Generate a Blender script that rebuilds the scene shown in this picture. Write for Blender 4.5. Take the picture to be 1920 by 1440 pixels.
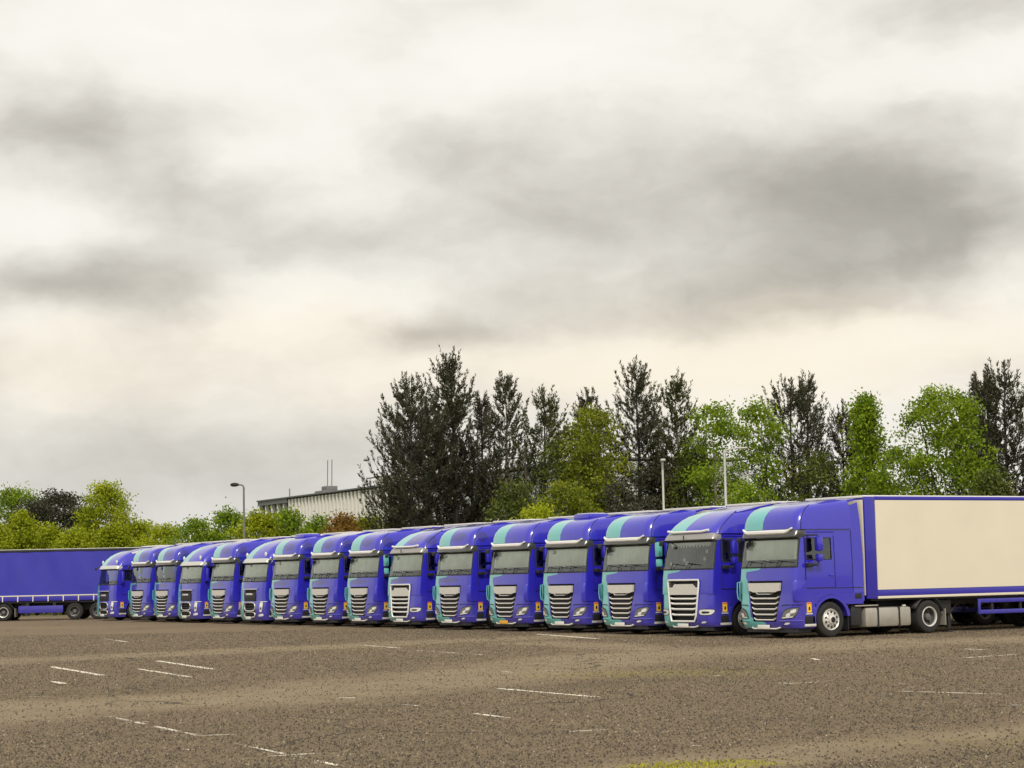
import bpy, bmesh, math, random
import numpy as np
from mathutils import Vector, Matrix
R = math.radians
random.seed(7)
for o in list(bpy.data.objects): bpy.data.objects.remove(o)
scene = bpy.context.scene
COL = scene.collection

# ------------------------------------------------------------------ camera
F = 3800.0                     # focal length in photo pixels (photo 1920 wide)
CAMH = 1.86
PITCH = math.atan(363.0 / F)
ROLL = R(1.18)
fw = Vector((0, math.cos(PITCH), math.sin(PITCH)))
r0 = Vector((1, 0, 0)); u0 = r0.cross(fw)
rt = r0 * math.cos(ROLL) - u0 * math.sin(ROLL)
up = u0 * math.cos(ROLL) + r0 * math.sin(ROLL)
cam_d = bpy.data.cameras.new('camera')
cam = bpy.data.objects.new('camera', cam_d); COL.objects.link(cam)
cam_d.sensor_width = 36; cam_d.lens = F / 1920 * 36
cam_d.clip_start = 0.1; cam_d.clip_end = 6000
m = Matrix(((rt.x, up.x, -fw.x, 0), (rt.y, up.y, -fw.y, 0), (rt.z, up.z, -fw.z, CAMH), (0, 0, 0, 1)))
cam.matrix_world = m
scene.camera = cam
CP = Vector((0, 0, CAMH))
def ray(x, y): return fw + rt * ((x - 960) / F) + up * ((720 - y) / F)
def ground_at(x, y, z=0.0):
    d = ray(x, y); t = (z - CAMH) / d.z
    return CP + d * t
def at_y(x, y, Y):
    d = ray(x, y); return CP + d * (Y / d.y)
def project(p):
    v = Vector(p) - CP; d = v.dot(fw)
    return 960 + F * v.dot(rt) / d, 720 - F * v.dot(up) / d
def hor(x): return 1127 - .0206 * (x + 1180)

# ------------------------------------------------------------------ view
scene.view_settings.view_transform = 'Standard'
scene.view_settings.look = 'None'
scene.view_settings.exposure = 0.0
scene.view_settings.gamma = 1.0
scene.render.engine = 'CYCLES'

# ------------------------------------------------------------------ world: Nishita sky behind a broken overcast
world = bpy.data.worlds.new('World'); scene.world = world
world.use_nodes = True
SUN_EL, SUN_AZ = 42.0, 176.0         # azimuth clockwise from +Y (view direction)
def build_world():
    nt = world.node_tree; nt.nodes.clear(); N = nt.nodes; L = nt.links
    def math_(op, a, b=None, c=None):
        n = N.new('ShaderNodeMath'); n.operation = op
        for i, v in enumerate((a, b, c)):
            if v is None: continue
            if isinstance(v, (int, float)): n.inputs[i].default_value = v
            else: L.new(v, n.inputs[i])
        return n.outputs[0]
    def vmath(op, a, b):
        n = N.new('ShaderNodeVectorMath'); n.operation = op
        for i, v in enumerate((a, b)):
            if isinstance(v, tuple): n.inputs[i].default_value = v
            else: L.new(v, n.inputs[i])
        return n
    tc = N.new('ShaderNodeTexCoord')
    sep = N.new('ShaderNodeSeparateXYZ'); L.new(tc.outputs['Generated'], sep.inputs[0])
    az = math_('ARCTAN2', sep.outputs[0], sep.outputs[1]); el = math_('ARCSINE', sep.outputs[2])
    comb = N.new('ShaderNodeCombineXYZ'); L.new(az, comb.inputs[0]); L.new(el, comb.inputs[1])
    # ragged edges
    def noise(vec, scale, detail, rough, sc=(1, 1, 1)):
        mp = vmath('MULTIPLY', vec, sc)
        n = N.new('ShaderNodeTexNoise'); n.inputs['Scale'].default_value = scale
        n.inputs['Detail'].default_value = detail; n.inputs['Roughness'].default_value = rough
        L.new(mp.outputs[0], n.inputs['Vector']); return n
    wn = noise(comb.outputs[0], 14, 4, .55, (1, 1.7, 1))
    w2 = vmath('SUBTRACT', wn.outputs['Color'], (.5, .5, .5))
    w3 = vmath('MULTIPLY', w2.outputs[0], (.085, .04, 0))
    P = vmath('ADD', comb.outputs[0], w3.outputs[0]).outputs[0]
    # large clouds: direction (from the photograph's picture position), half sizes in pixels, weight
    blobs = [((1690, 370), (330, 110), .62), ((1860, 450), (230, 60), .30), ((1260, 330), (330, 120), .34), ((880, 330), (170, 110), .26),
             ((1290, 560), (430, 62), .34), ((1560, 500), (330, 50), .30), ((800, 606), (190, 48), .42), ((1500, 600), (260, 36), .16),
             ((110, 265), (240, 80), .42), ((330, 390), (230, 75), .30), ((180, 548), (260, 62), .46), ((30, 560), (120, 50), .2),
             ((700, 95), (160, 40), .18), ((1880, 40), (190, 60), .34), ((330, 800), (520, 130), .26), ((200, 905), (620, 60), .20), ((520, 850), (330, 40), .12), ((620, 450), (220, 50), .22), ((1050, 440), (300, 60), .22),
             ((560, 575), (170, 70), -.42), ((980, 120), (360, 80), -.24), ((300, 100), (260, 90), -.20), ((80, 420), (170, 50), -.28), ((1800, 150), (200, 50), -.24),
             ((1740, 640), (330, 60), -.22), ((60, 735), (110, 45), -.25), ((1100, 690), (420, 45), -.14), ((620, 210), (160, 60), -.16), ((430, 290), (150, 40), -.12)]
    n1 = noise(comb.outputs[0], 8, 4, .5, (1, 2.1, 1))
    n2 = noise(P, 26, 6, .6, (1, 1.7, 1))
    acc = math_('MULTIPLY_ADD', n1.outputs[0], .8, -.12)
    acc = math_('MULTIPLY_ADD', n2.outputs[0], .36, math_('SUBTRACT', acc, .18))
    for (px, py), (rx, ry), w in blobs:
        u = math.atan2((px - 960) / F, 1); v = (hor(px) - py) / F
        d = vmath('SUBTRACT', P, (u, v, 0)).outputs[0]
        d = vmath('MULTIPLY', d, (F / rx, F / ry, 0)).outputs[0]
        q = vmath('DOT_PRODUCT', d, d).outputs['Value']
        g = math_('EXPONENT', math_('MULTIPLY', q, -1.0))
        acc = math_('MULTIPLY_ADD', g, w, acc)
    ramp = N.new('ShaderNodeValToRGB'); L.new(math_('MULTIPLY', acc, .72), ramp.inputs[0])
    e = ramp.color_ramp.elements
    e[0].position = .0; e[0].color = (1.0, .98, .91, 1)
    e[1].position = 1.0; e[1].color = (.30, .28, .24, 1)
    for p, c in ((.17, (.96, .925, .845, 1)), (.30, (.845, .81, .735, 1)), (.49, (.655, .622, .555, 1)), (.70, (.46, .432, .378, 1))):
        x = ramp.color_ramp.elements.new(p); x.color = c
    warm = 0.0
    for (px, py), (rx, ry), w in (((1350, 690), (900, 80), .75), ((520, 600), (260, 60), .55), ((1500, 590), (500, 60), .35), ((80, 690), (260, 70), .4)):
        u = math.atan2((px - 960) / F, 1); v = (hor(px) - py) / F
        d = vmath('MULTIPLY', vmath('SUBTRACT', P, (u, v, 0)).outputs[0], (F / rx, F / ry, 0)).outputs[0]
        warm = math_('MULTIPLY_ADD', math_('EXPONENT', math_('MULTIPLY', vmath('DOT_PRODUCT', d, d).outputs['Value'], -1.0)), w, warm)
    wt = N.new('ShaderNodeMix'); wt.data_type = 'RGBA'; wt.blend_type = 'MULTIPLY'; L.new(warm, wt.inputs[0]); L.new(ramp.outputs[0], wt.inputs[6]); wt.inputs[7].default_value = (1.03, .945, .82, 1)
    # thin, slightly blue veil low down towards the left, where the cloud sheet is even
    nb = noise(comb.outputs[0], 3.2, 2, .5)
    veil = math_('MULTIPLY', math_('SUBTRACT', 1.0, math_('MINIMUM', math_('MULTIPLY', math_('ABSOLUTE', el), 12.0), 1.0)), math_('MULTIPLY', nb.outputs[0], 1.0))
    mixc = N.new('ShaderNodeMix'); mixc.data_type = 'RGBA'; L.new(veil, mixc.inputs[0])
    L.new(wt.outputs[2], mixc.inputs[6]); mixc.inputs[7].default_value = (.60, .605, .62, 1)
    bgc = N.new('ShaderNodeBackground'); L.new(mixc.outputs[2], bgc.inputs[0]); bgc.inputs[1].default_value = 1.0
    sky = N.new('ShaderNodeTexSky'); sky.sky_type = 'NISHITA'; sky.sun_disc = False
    sky.sun_elevation = R(SUN_EL); sky.sun_rotation = R(SUN_AZ); sky.dust_density = 3
    bgs = N.new('ShaderNodeBackground'); L.new(sky.outputs[0], bgs.inputs[0]); bgs.inputs[1].default_value = .10
    mx = N.new('ShaderNodeMixShader'); mx.inputs[0].default_value = .95
    L.new(bgs.outputs[0], mx.inputs[1]); L.new(bgc.outputs[0], mx.inputs[2])
    out = N.new('ShaderNodeOutputWorld'); L.new(mx.outputs[0], out.inputs[0])
build_world()
sd = bpy.data.lights.new('sun', 'SUN'); sd.energy = 2.3; sd.angle = R(12); sd.color = (1, .95, .86)
so = bpy.data.objects.new('sun', sd); COL.objects.link(so)
sdir = Vector((math.sin(R(SUN_AZ)) * math.cos(R(SUN_EL)), math.cos(R(SUN_AZ)) * math.cos(R(SUN_EL)), math.sin(R(SUN_EL))))
so.rotation_euler = sdir.to_track_quat('Z', 'Y').to_euler(); so.location = sdir * 80

# ------------------------------------------------------------------ materials
MAT = {}
def mat(name, col, rough=.5, metal=0., coat=0., var=0., vscale=3., bump=0., bscale=60., spec=.5, dirt=0.):
    if name in MAT: return MAT[name]
    mm = bpy.data.materials.new(name); mm.use_nodes = True; MAT[name] = mm
    nt = mm.node_tree; b = nt.nodes['Principled BSDF']; L = nt.links
    b.inputs['Base Color'].default_value = (*col, 1); b.inputs['Roughness'].default_value = rough
    b.inputs['Metallic'].default_value = metal; b.inputs['Coat Weight'].default_value = coat
    b.inputs['Coat Roughness'].default_value = .06; b.inputs['Coat IOR'].default_value = 1.5; b.inputs['Specular IOR Level'].default_value = spec
    if var or bump or dirt:
        tc = nt.nodes.new('ShaderNodeTexCoord')
        n = nt.nodes.new('ShaderNodeTexNoise'); n.inputs['Scale'].default_value = vscale; n.inputs['Detail'].default_value = 6
        L.new(tc.outputs['Object'], n.inputs['Vector'])
        mr = nt.nodes.new('ShaderNodeMapRange'); L.new(n.outputs[0], mr.inputs[0])
        mr.inputs[1].default_value = .25; mr.inputs[2].default_value = .75
        mr.inputs[3].default_value = 1 - var; mr.inputs[4].default_value = 1 + var
        hs = nt.nodes.new('ShaderNodeHueSaturation'); hs.inputs['Color'].default_value = (*col, 1)
        L.new(mr.outputs[0], hs.inputs['Value']); last = hs.outputs[0]
        if dirt:                                 # road film low on the vehicle
            sp = nt.nodes.new('ShaderNodeSeparateXYZ'); L.new(tc.outputs['Object'], sp.inputs[0])
            m1 = nt.nodes.new('ShaderNodeMapRange'); L.new(sp.outputs[2], m1.inputs[0])
            m1.inputs[1].default_value = 1.5; m1.inputs[2].default_value = .2; m1.inputs[3].default_value = 0; m1.inputs[4].default_value = dirt
            n3 = nt.nodes.new('ShaderNodeTexNoise'); n3.inputs['Scale'].default_value = 7; n3.inputs['Detail'].default_value = 5
            L.new(tc.outputs['Object'], n3.inputs['Vector'])
            mu = nt.nodes.new('ShaderNodeMath'); mu.operation = 'MULTIPLY'; L.new(m1.outputs[0], mu.inputs[0]); L.new(n3.outputs[0], mu.inputs[1])
            mx = nt.nodes.new('ShaderNodeMix'); mx.data_type = 'RGBA'; L.new(mu.outputs[0], mx.inputs[0]); L.new(last, mx.inputs[6])
            mx.inputs[7].default_value = (.17, .145, .11, 1); last = mx.outputs[2]
        L.new(last, b.inputs['Base Color'])
        if bump:
            n2 = nt.nodes.new('ShaderNodeTexNoise'); n2.inputs['Scale'].default_value = bscale; n2.inputs['Detail'].default_value = 4
            L.new(tc.outputs['Object'], n2.inputs['Vector'])
            bp = nt.nodes.new('ShaderNodeBump'); bp.inputs['Strength'].default_value = bump; bp.inputs['Distance'].default_value = .02
            L.new(n2.outputs[0], bp.inputs['Height']); L.new(bp.outputs[0], b.inputs['Normal'])
    return mm
BLUE = (.028, .022, .47); CYAN = (.12, .47, .46)
def livery(name, table, ymax, marks=()):
    """blue paint with the pale cyan part on the front, by position on the vehicle: table of (z, x limit)"""
    mm = mat(name, BLUE, .30, 0, 1., .05, 4., .03, 3., dirt=.5); nt = mm.node_tree; L = nt.links
    b = nt.nodes['Principled BSDF']; src = b.inputs['Base Color'].links[0].from_socket
    tc = nt.nodes.new('ShaderNodeTexCoord'); sp = nt.nodes.new('ShaderNodeSeparateXYZ'); L.new(tc.outputs['Object'], sp.inputs[0])
    dv = nt.nodes.new('ShaderNodeMath'); dv.operation = 'DIVIDE'; L.new(sp.outputs[2], dv.inputs[0]); dv.inputs[1].default_value = 5
    rp = nt.nodes.new('ShaderNodeValToRGB'); L.new(dv.outputs[0], rp.inputs[0]); rp.color_ramp.interpolation = 'LINEAR'
    el = rp.color_ramp.elements
    for i, (z, x) in enumerate(table):
        e = el[i] if i < 2 else el.new(z / 5)
        e.position = z / 5; v = (x + 1.5) / 3; e.color = (v, v, v, 1)
    sx = nt.nodes.new('ShaderNodeMath'); sx.operation = 'MULTIPLY_ADD'; L.new(sp.outputs[0], sx.inputs[0]); sx.inputs[1].default_value = 1 / 3; sx.inputs[2].default_value = .5
    lt = nt.nodes.new('ShaderNodeMath'); lt.operation = 'LESS_THAN'; L.new(sx.outputs[0], lt.inputs[0]); L.new(rp.outputs[0], lt.inputs[1])
    ly = nt.nodes.new('ShaderNodeMath'); ly.operation = 'LESS_THAN'; L.new(sp.outputs[1], ly.inputs[0]); ly.inputs[1].default_value = ymax
    mu = nt.nodes.new('ShaderNodeMath'); mu.operation = 'MULTIPLY'; L.new(lt.outputs[0], mu.inputs[0]); L.new(ly.outputs[0], mu.inputs[1])
    mx = nt.nodes.new('ShaderNodeMix'); mx.data_type = 'RGBA'; L.new(mu.outputs[0], mx.inputs[0]); L.new(src, mx.inputs[6]); mx.inputs[7].default_value = (*CYAN, 1)
    last = mx.outputs[2]
    for c, rr in marks:
        su = nt.nodes.new('ShaderNodeVectorMath'); su.operation = 'SUBTRACT'; L.new(tc.outputs['Object'], su.inputs[0]); su.inputs[1].default_value = c
        dv2 = nt.nodes.new('ShaderNodeVectorMath'); dv2.operation = 'DIVIDE'; L.new(su.outputs[0], dv2.inputs[0]); dv2.inputs[1].default_value = rr
        ln = nt.nodes.new('ShaderNodeVectorMath'); ln.operation = 'LENGTH'; L.new(dv2.outputs[0], ln.inputs[0])
        mr = nt.nodes.new('ShaderNodeMapRange'); L.new(ln.outputs['Value'], mr.inputs[0]); mr.inputs[1].default_value = 1.03; mr.inputs[2].default_value = .95
        m3 = nt.nodes.new('ShaderNodeMix'); m3.data_type = 'RGBA'; L.new(mr.outputs[0], m3.inputs[0]); L.new(last, m3.inputs[6]); m3.inputs[7].default_value = (.022, .018, .27, 1); last = m3.outputs[2]
    L.new(last, b.inputs['Base Color'])
    return mm
livery('cab_paint', [(.2, 0.05), (.44, .05), (.56, -.5), (.60, -.62), (1.6, -.80), (1.66, -.82), (1.72, -.88), (1.88, -.88), (1.93, -.3), (2.0, -.12)], .9)
livery('roof_paint', [(2.8, -.20), (4.2, -.12)], 1.7)
livery('cab_paint_patched', [(.2, 0.05), (.44, .05), (.56, -.5), (.60, -.62), (1.6, -.80), (1.66, -.82), (1.72, -.88), (1.88, -.88), (1.93, -.3), (2.0, -.12)], .9, [((-.12, .1, 1.82), (.72, 9, .095))])
livery('roof_paint_patched', [(2.8, -.20), (4.2, -.12)], 1.7, [((.35, .3, 3.38), (.42, 1.2, .17)), ((1.2, .72, 3.36), (.35, .24, .20))])
mat('blue', BLUE, .30, 0, 1., .05, 4., .03, 3., dirt=.45); mat('cyan', CYAN, .35, 0, .7, .04)
mat('trailer_blue', (.028, .023, .36), .38, 0, .4, .06, 2., dirt=.3)
mat('curtain_blue', (.030, .030, .36), .5, 0, .15, .07, 1.2, .25, 1.3)
mat('panel_white', (.73, .67, .53), .42, 0, .2, .035, .8, dirt=.15); mat('white', (.80, .79, .76), .4, 0, .3, .03)
mat('roof_white', (.80, .78, .74), .5, 0, 0, .08, 1.5)
mat('black', (.018, .018, .02), .55, 0, 0, .2, 6); mat('dark', (.012, .012, .014), .7)
mat('chassis', (.022, .021, .022), .6, 0, 0, .35, 5); mat('rubber', (.022, .021, .020), .85, 0, 0, .3, 9, .3, 40)
mat('silver', (.72, .70, .65), .35, .3, 0, .06, 8); mat('chrome', (.80, .78, .75), .22, .75); mat('steel', (.52, .49, .43), .38, .45, 0, .08, 3, dirt=.5)
mat('rim_grey', (.36, .35, .33), .5, .4, 0, .2, 10); mat('rim_dark', (.16, .155, .15), .45, .5, 0, .2, 10)
mat('visor_pale', (.27, .26, .25), .3, 0, .4); mat('visor_light', (.50, .50, .47), .3, 0, .5); mat('visor', (.055, .055, .052), .25, 0, .35); mat('lens', (.75, .75, .72), .12, 0, 1.); mat('lens_grey', (.22, .22, .22), .15, .3, 1.)
mat('plate_white', (.78, .77, .72), .45); mat('plate_amber', (.85, .42, .03), .45); mat('yellow', (.85, .52, .03), .5); mat('orange', (.75, .16, .03), .5)
mat('mud', (.30, .27, .22), .8); mat('red_lens', (.4, .02, .02), .2)
mat('curtain', (.92, .92, .82), .85, 0, 0, .08, 2.5); mat('seat_cloth', (.06, .06, .065), .9); mat('dash', (.05, .05, .052), .7); mat('paper', (.82, .80, .74), .7)  # first colour: pale windscreen sheet, lightened to imitate sky on the glass
mat('interior', (.30, .30, .27), .8)
def glass_mat():
    mm = bpy.data.materials.new('glass'); mm.use_nodes = True; MAT['glass'] = mm
    nt = mm.node_tree; nt.nodes.clear(); L = nt.links
    fr = nt.nodes.new('ShaderNodeFresnel'); fr.inputs[0].default_value = 2.0
    g = nt.nodes.new('ShaderNodeBsdfGlossy'); g.inputs['Roughness'].default_value = .03; g.inputs[0].default_value = (.95, 1, .98, 1)
    t = nt.nodes.new('ShaderNodeBsdfTransparent'); t.inputs[0].default_value = (.90, .95, .92, 1)
    mx = nt.nodes.new('ShaderNodeMixShader'); o = nt.nodes.new('ShaderNodeOutputMaterial')
    L.new(fr.outputs[0], mx.inputs[0]); L.new(t.outputs[0], mx.inputs[1]); L.new(g.outputs[0], mx.inputs[2]); L.new(mx.outputs[0], o.inputs[0])
glass_mat()

# ------------------------------------------------------------------ mesh helpers
class M:
    def __init__(s): s.v = []; s.f = []
    def add(s, vs, fs):
        n = len(s.v); s.v += [tuple(p) for p in vs]; s.f += [tuple(i + n for i in f) for f in fs]; return s
    def box(s, x0, x1, y0, y1, z0, z1, b=0.0):
        if b <= 0:
            vs = [(x, y, z) for z in (z0, z1) for y in (y0, y1) for x in (x0, x1)]
            return s.add(vs, [(0, 2, 3, 1), (4, 5, 7, 6), (0, 1, 5, 4), (2, 6, 7, 3), (0, 4, 6, 2), (1, 3, 7, 5)])
        bm = bmesh.new(); bmesh.ops.create_cube(bm, size=1)
        for v in bm.verts: v.co = Vector(((x0 + x1) / 2 + v.co.x * (x1 - x0), (y0 + y1) / 2 + v.co.y * (y1 - y0), (z0 + z1) / 2 + v.co.z * (z1 - z0)))
        bmesh.ops.bevel(bm, geom=bm.edges[:], offset=b, segments=2, affect='EDGES', profile=.6)
        bm.verts.index_update()
        s.add([v.co[:] for v in bm.verts], [[v.index for v in f.verts] for f in bm.faces]); bm.free(); return s
    def tube(s, pts, r, n=6, cap=True, flat=None):
        pts = [Vector(p) for p in pts]; rs = r if isinstance(r, (list, tuple)) else [r] * len(pts); base = len(s.v); prev = None
        for i, p in enumerate(pts):
            d = (pts[min(i + 1, len(pts) - 1)] - pts[max(i - 1, 0)]).normalized()
            a = prev - d * prev.dot(d) if prev else (Vector((0, 0, 1)).cross(d) if abs(d.z) < .9 else Vector((1, 0, 0)).cross(d))
            a.normalize(); prev = a; b = d.cross(a)
            for k in range(n):
                t = 2 * math.pi * (k + .5) / n
                s.v.append(tuple(p + (a * math.cos(t) + b * math.sin(t)) * rs[i]))
        for i in range(len(pts) - 1):
            for k in range(n):
                k2 = (k + 1) % n
                s.f.append((base + i * n + k, base + i * n + k2, base + (i + 1) * n + k2, base + (i + 1) * n + k))
        if cap:
            s.f.append(tuple(base + k for k in reversed(range(n)))); e = base + (len(pts) - 1) * n
            s.f.append(tuple(e + k for k in range(n)))
        return s
    def lathe(s, prof, c, axis='x', n=24, sgn=1):
        """prof: (offset along the axis, radius)"""
        base = len(s.v)
        for a, r in prof:
            for k in range(n):
                t = 2 * math.pi * k / n; p, q = r * math.cos(t), r * math.sin(t)
                if axis == 'x': s.v.append((c[0] + sgn * a, c[1] + p, c[2] + q))
                elif axis == 'y': s.v.append((c[0] + p, c[1] + sgn * a, c[2] + q))
                else: s.v.append((c[0] + p, c[1] + q, c[2] + sgn * a))
        for i in range(len(prof) - 1):
            for k in range(n):
                k2 = (k + 1) % n
                s.f.append((base + i * n + k, base + i * n + k2, base + (i + 1) * n + k2, base + (i + 1) * n + k))
        return s
    def prism(s, poly, axis, a0, a1):
        """extrude a polygon given in the two other axes (x: y,z  y: x,z  z: x,y)"""
        n = len(poly); base = len(s.v)
        for a in (a0, a1):
            for p, q in poly:
                s.v.append((a, p, q) if axis == 'x' else (p, a, q) if axis == 'y' else (p, q, a))
        s.f.append(tuple(base + k for k in range(n))); s.f.append(tuple(base + n + k for k in reversed(range(n))))
        for k in range(n):
            k2 = (k + 1) % n; s.f.append((base + k, base + n + k, base + n + k2, base + k2))
        return s
def obj(name, mm, material, parent=None, smooth=True, ang=38, fixn=True):
    me = bpy.data.meshes.new(name)
    if isinstance(mm, M):
        me.from_pydata(mm.v, [], mm.f)
        if fixn:
            bm = bmesh.new(); bm.from_mesh(me); bmesh.ops.recalc_face_normals(bm, faces=bm.faces); bm.to_mesh(me); bm.free()
    else: me = mm
    if smooth:
        me.shade_smooth(); me.set_sharp_from_angle(angle=R(ang))
    me.materials.append(MAT[material] if isinstance(material, str) else material)
    o = bpy.data.objects.new(name, me); COL.objects.link(o)
    if parent: o.parent = parent
    return o
def thing(name, label, cat, loc=(0, 0, 0), rz=0, group=None):
    o = bpy.data.objects.new(name, None); COL.objects.link(o); o.empty_display_size = .3
    o.location = loc; o.rotation_euler = (0, 0, rz); tag(o, label, cat, group); return o
def tag(o, label=None, cat=None, group=None, kind=None):
    for k, v in (('label', label), ('category', cat), ('group', group), ('kind', kind)):
        if v: o[k] = v
    return o
KIDS = {}
def copy_tree(o, parent=None, skip=()):
    c = o.copy(); COL.objects.link(c)
    if parent: c.parent = parent
    for ch in list(o.children):
        if ch.name.split('.')[0] in skip: continue
        copy_tree(ch, c, skip)
    return c

# ------------------------------------------------------------------ ground
AX = R(57.3)                        # trucks' long axis, clockwise from the view direction
ax_y = Vector((math.sin(AX), math.cos(AX), 0)); ax_x = Vector((math.cos(AX), -math.sin(AX), 0))
def polydist(P, poly):
    d = np.full(len(P), 1e9)
    for a, b in zip(poly[:-1], poly[1:]):
        a = np.array(a); b = np.array(b); ab = b - a
        t = np.clip(((P - a) @ ab) / (ab @ ab), 0, 1); d = np.minimum(d, np.linalg.norm(P - (a + t[:, None] * ab), axis=1))
    return d
def G(x, y): p = ground_at(x, y); return (p.x, p.y)
def build_ground():
    # one sheet: fine mesh on the lot, coarse ring out to the horizon
    xs = np.concatenate([[-3000, -800, -250, -120], np.arange(-60, 60.1, 1.0), [120, 250, 800, 3000]])
    ys = np.concatenate([[-600, -100, -20], np.arange(0, 150.1, 1.0), [200, 300, 600, 1500, 4500]])
    X, Y = np.meshgrid(xs, ys); V = np.stack([X.ravel(), Y.ravel(), np.zeros(X.size)], 1)
    nx, ny = len(xs), len(ys)
    I = np.arange(nx * ny).reshape(ny, nx)
    Fc = np.stack([I[:-1, :-1].ravel(), I[:-1, 1:].ravel(), I[1:, 1:].ravel(), I[1:, :-1].ravel()], 1)
    me = bpy.data.meshes.new('ground'); me.from_pydata(V.tolist(), [], Fc.tolist())
    P = V[:, :2]
    global LANES
    LANES = lanes = [([G(-300, 1365), G(0, 1330), G(450, 1310), G(900, 1268), G(1150, 1232), G(1500, 1213), G(1990, 1196)], 2.9),
             ([G(-300, 1262), G(0, 1240), G(420, 1222), G(800, 1204), G(1100, 1192)], 2.2),
             ([G(1010, 1205), G(1350, 1222), G(1640, 1200)], 1.4),
             ([G(1240, 1440), G(1500, 1412), G(1800, 1385), G(2050, 1350)], 1.0)]
    worn = np.zeros(len(P))
    for pl, w in lanes: worn = np.maximum(worn, np.clip(1.35 - polydist(P, pl) / w, 0, 1))
    moss = np.zeros(len(P))
    for (x, y, r, s) in ((1315, 1436, .6, 1.0), (1250, 1262, 2.2, .7), (1120, 1262, 1.6, .5), (1010, 1252, 1.4, .4), (1370, 1258, 1.5, .5), (690, 1212, 5, .35),
                         (1900, 1440, 1.5, .35), (1850, 1392, 1.6, .4), (150, 1302, 3, .25), (820, 1235, 5, .3), (60, 1300, 3, .3)):
        g = np.array(G(x, y)); d = np.linalg.norm((P - g) / np.array([1.6, 1]), axis=1); moss = np.maximum(moss, s * np.clip(1.3 - d / r, 0, 1))
    for nm, a in (('worn', worn), ('moss', moss)):
        at = me.attributes.new(nm, 'FLOAT', 'POINT'); at.data.foreach_set('value', a.astype(np.float32))
    mm = bpy.data.materials.new('weathered_asphalt'); mm.use_nodes = True; nt = mm.node_tree; L = nt.links; N = nt.nodes; b = N['Principled BSDF']
    tc = N.new('ShaderNodeTexCoord')
    def noise(sc, det=6, ro=.6):
        n = N.new('ShaderNodeTexNoise'); n.inputs['Scale'].default_value = sc; n.inputs['Detail'].default_value = det; n.inputs['Roughness'].default_value = ro
        L.new(tc.outputs['Object'], n.inputs['Vector']); return n.outputs[0]
    def mr(v, a, bb, c=0., d=1.):
        n = N.new('ShaderNodeMapRange'); L.new(v, n.inputs[0])
        for i, k in enumerate((a, bb, c, d)): n.inputs[i + 1].default_value = k
        return n.outputs[0]
    def mul(a, bb, op='MULTIPLY'):
        n = N.new('ShaderNodeMath'); n.operation = op
        for i, k in enumerate((a, bb)):
            if isinstance(k, (int, float)): n.inputs[i].default_value = k
            else: L.new(k, n.inputs[i])
        return n.outputs[0]
    def mix(f, a, bb):
        n = N.new('ShaderNodeMix'); n.data_type = 'RGBA'; L.new(f, n.inputs[0])
        for i, k in ((6, a), (7, bb)):
            if isinstance(k, tuple): n.inputs[i].default_value = (*k, 1)
            else: L.new(k, n.inputs[i])
        return n.outputs[2]
    def att(nm): n = N.new('ShaderNodeAttribute'); n.attribute_name = nm; return n.outputs['Fac']
    big = noise(.12, 5, .6); mid = noise(1.1, 6, .65); fine = noise(16, 4, .7); grit = noise(55, 3, .7)
    vor = N.new('ShaderNodeTexVoronoi'); vor.inputs['Scale'].default_value = 15; L.new(tc.outputs['Object'], vor.inputs['Vector'])
    rough_col = mix(mr(big, .35, .65), (.172, .126, .076), (.232, .168, .098))
    rough_col = mix(mr(mid, .42, .70), rough_col, (.215, .162, .100))
    rough_col = mix(mr(noise(.35, 5, .6), .52, .72), rough_col, (.225, .150, .098))     # reddish aggregate
    rough_col = mix(mr(fine, .50, .70, 0, .85), rough_col, (.048, .040, .030))
    rough_col = mix(mr(grit, .57, .70, 0, .8), rough_col, (.42, .36, .25))
    stone = mr(vor.outputs['Distance'], .12, .02, 0, 1); pick = mr(vor.outputs['Color'], .62, .66)
    rough_col = mix(mul(stone, pick), rough_col, (.30, .26, .20))
    w_att = mr(mul(att('worn'), mr(noise(.30, 7, .68), .3, .7, -.45, .45), 'ADD'), .25, .95)
    smooth_col = mix(mr(mid, .35, .7), (.215, .166, .102), (.282, .220, .136))
    smooth_col = mix(mr(fine, .55, .75, 0, .45), smooth_col, (.14, .115, .078))
    col = mix(w_att, rough_col, smooth_col)
    stain = mul(mr(noise(.22, 3, .5), .58, .70), mr(noise(1.7, 5, .6), .35, .65))
    col = mix(mul(stain, .55), col, (.075, .060, .042))
    ve = N.new('ShaderNodeTexVoronoi'); ve.feature = 'DISTANCE_TO_EDGE'; ve.inputs['Scale'].default_value = .16
    wv = N.new('ShaderNodeVectorMath'); wv.operation = 'ADD'; L.new(tc.outputs['Object'], wv.inputs[0])
    wn = N.new('ShaderNodeTexNoise'); wn.inputs['Scale'].default_value = .8; wn.inputs['Detail'].default_value = 5; L.new(tc.outputs['Object'], wn.inputs['Vector']); L.new(wn.outputs['Color'], wv.inputs[1]); L.new(wv.outputs[0], ve.inputs['Vector'])
    col = mix(mul(mr(ve.outputs['Distance'], .008, .002), mr(noise(.15, 2, .5), .45, .55)), col, (.04, .034, .026))
    ms = mr(mul(mul(att('moss'), mr(noise(3.5, 6, .7), .36, .62)), mr(noise(22, 3, .6), .3, .6)), .12, .6, 0, .9)
    col = mix(ms, col, (.31, .29, .025))
    far = N.new('ShaderNodeSeparateXYZ'); L.new(tc.outputs['Object'], far.inputs[0])
    col = mix(mr(far.outputs[1], 125, 150), col, (.055, .08, .02))
    L.new(col, b.inputs['Base Color']); b.inputs['Roughness'].default_value = .9; b.inputs['Specular IOR Level'].default_value = .25
    bp = N.new('ShaderNodeBump'); bp.inputs['Strength'].default_value = .75; bp.inputs['Distance'].default_value = .05
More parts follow.
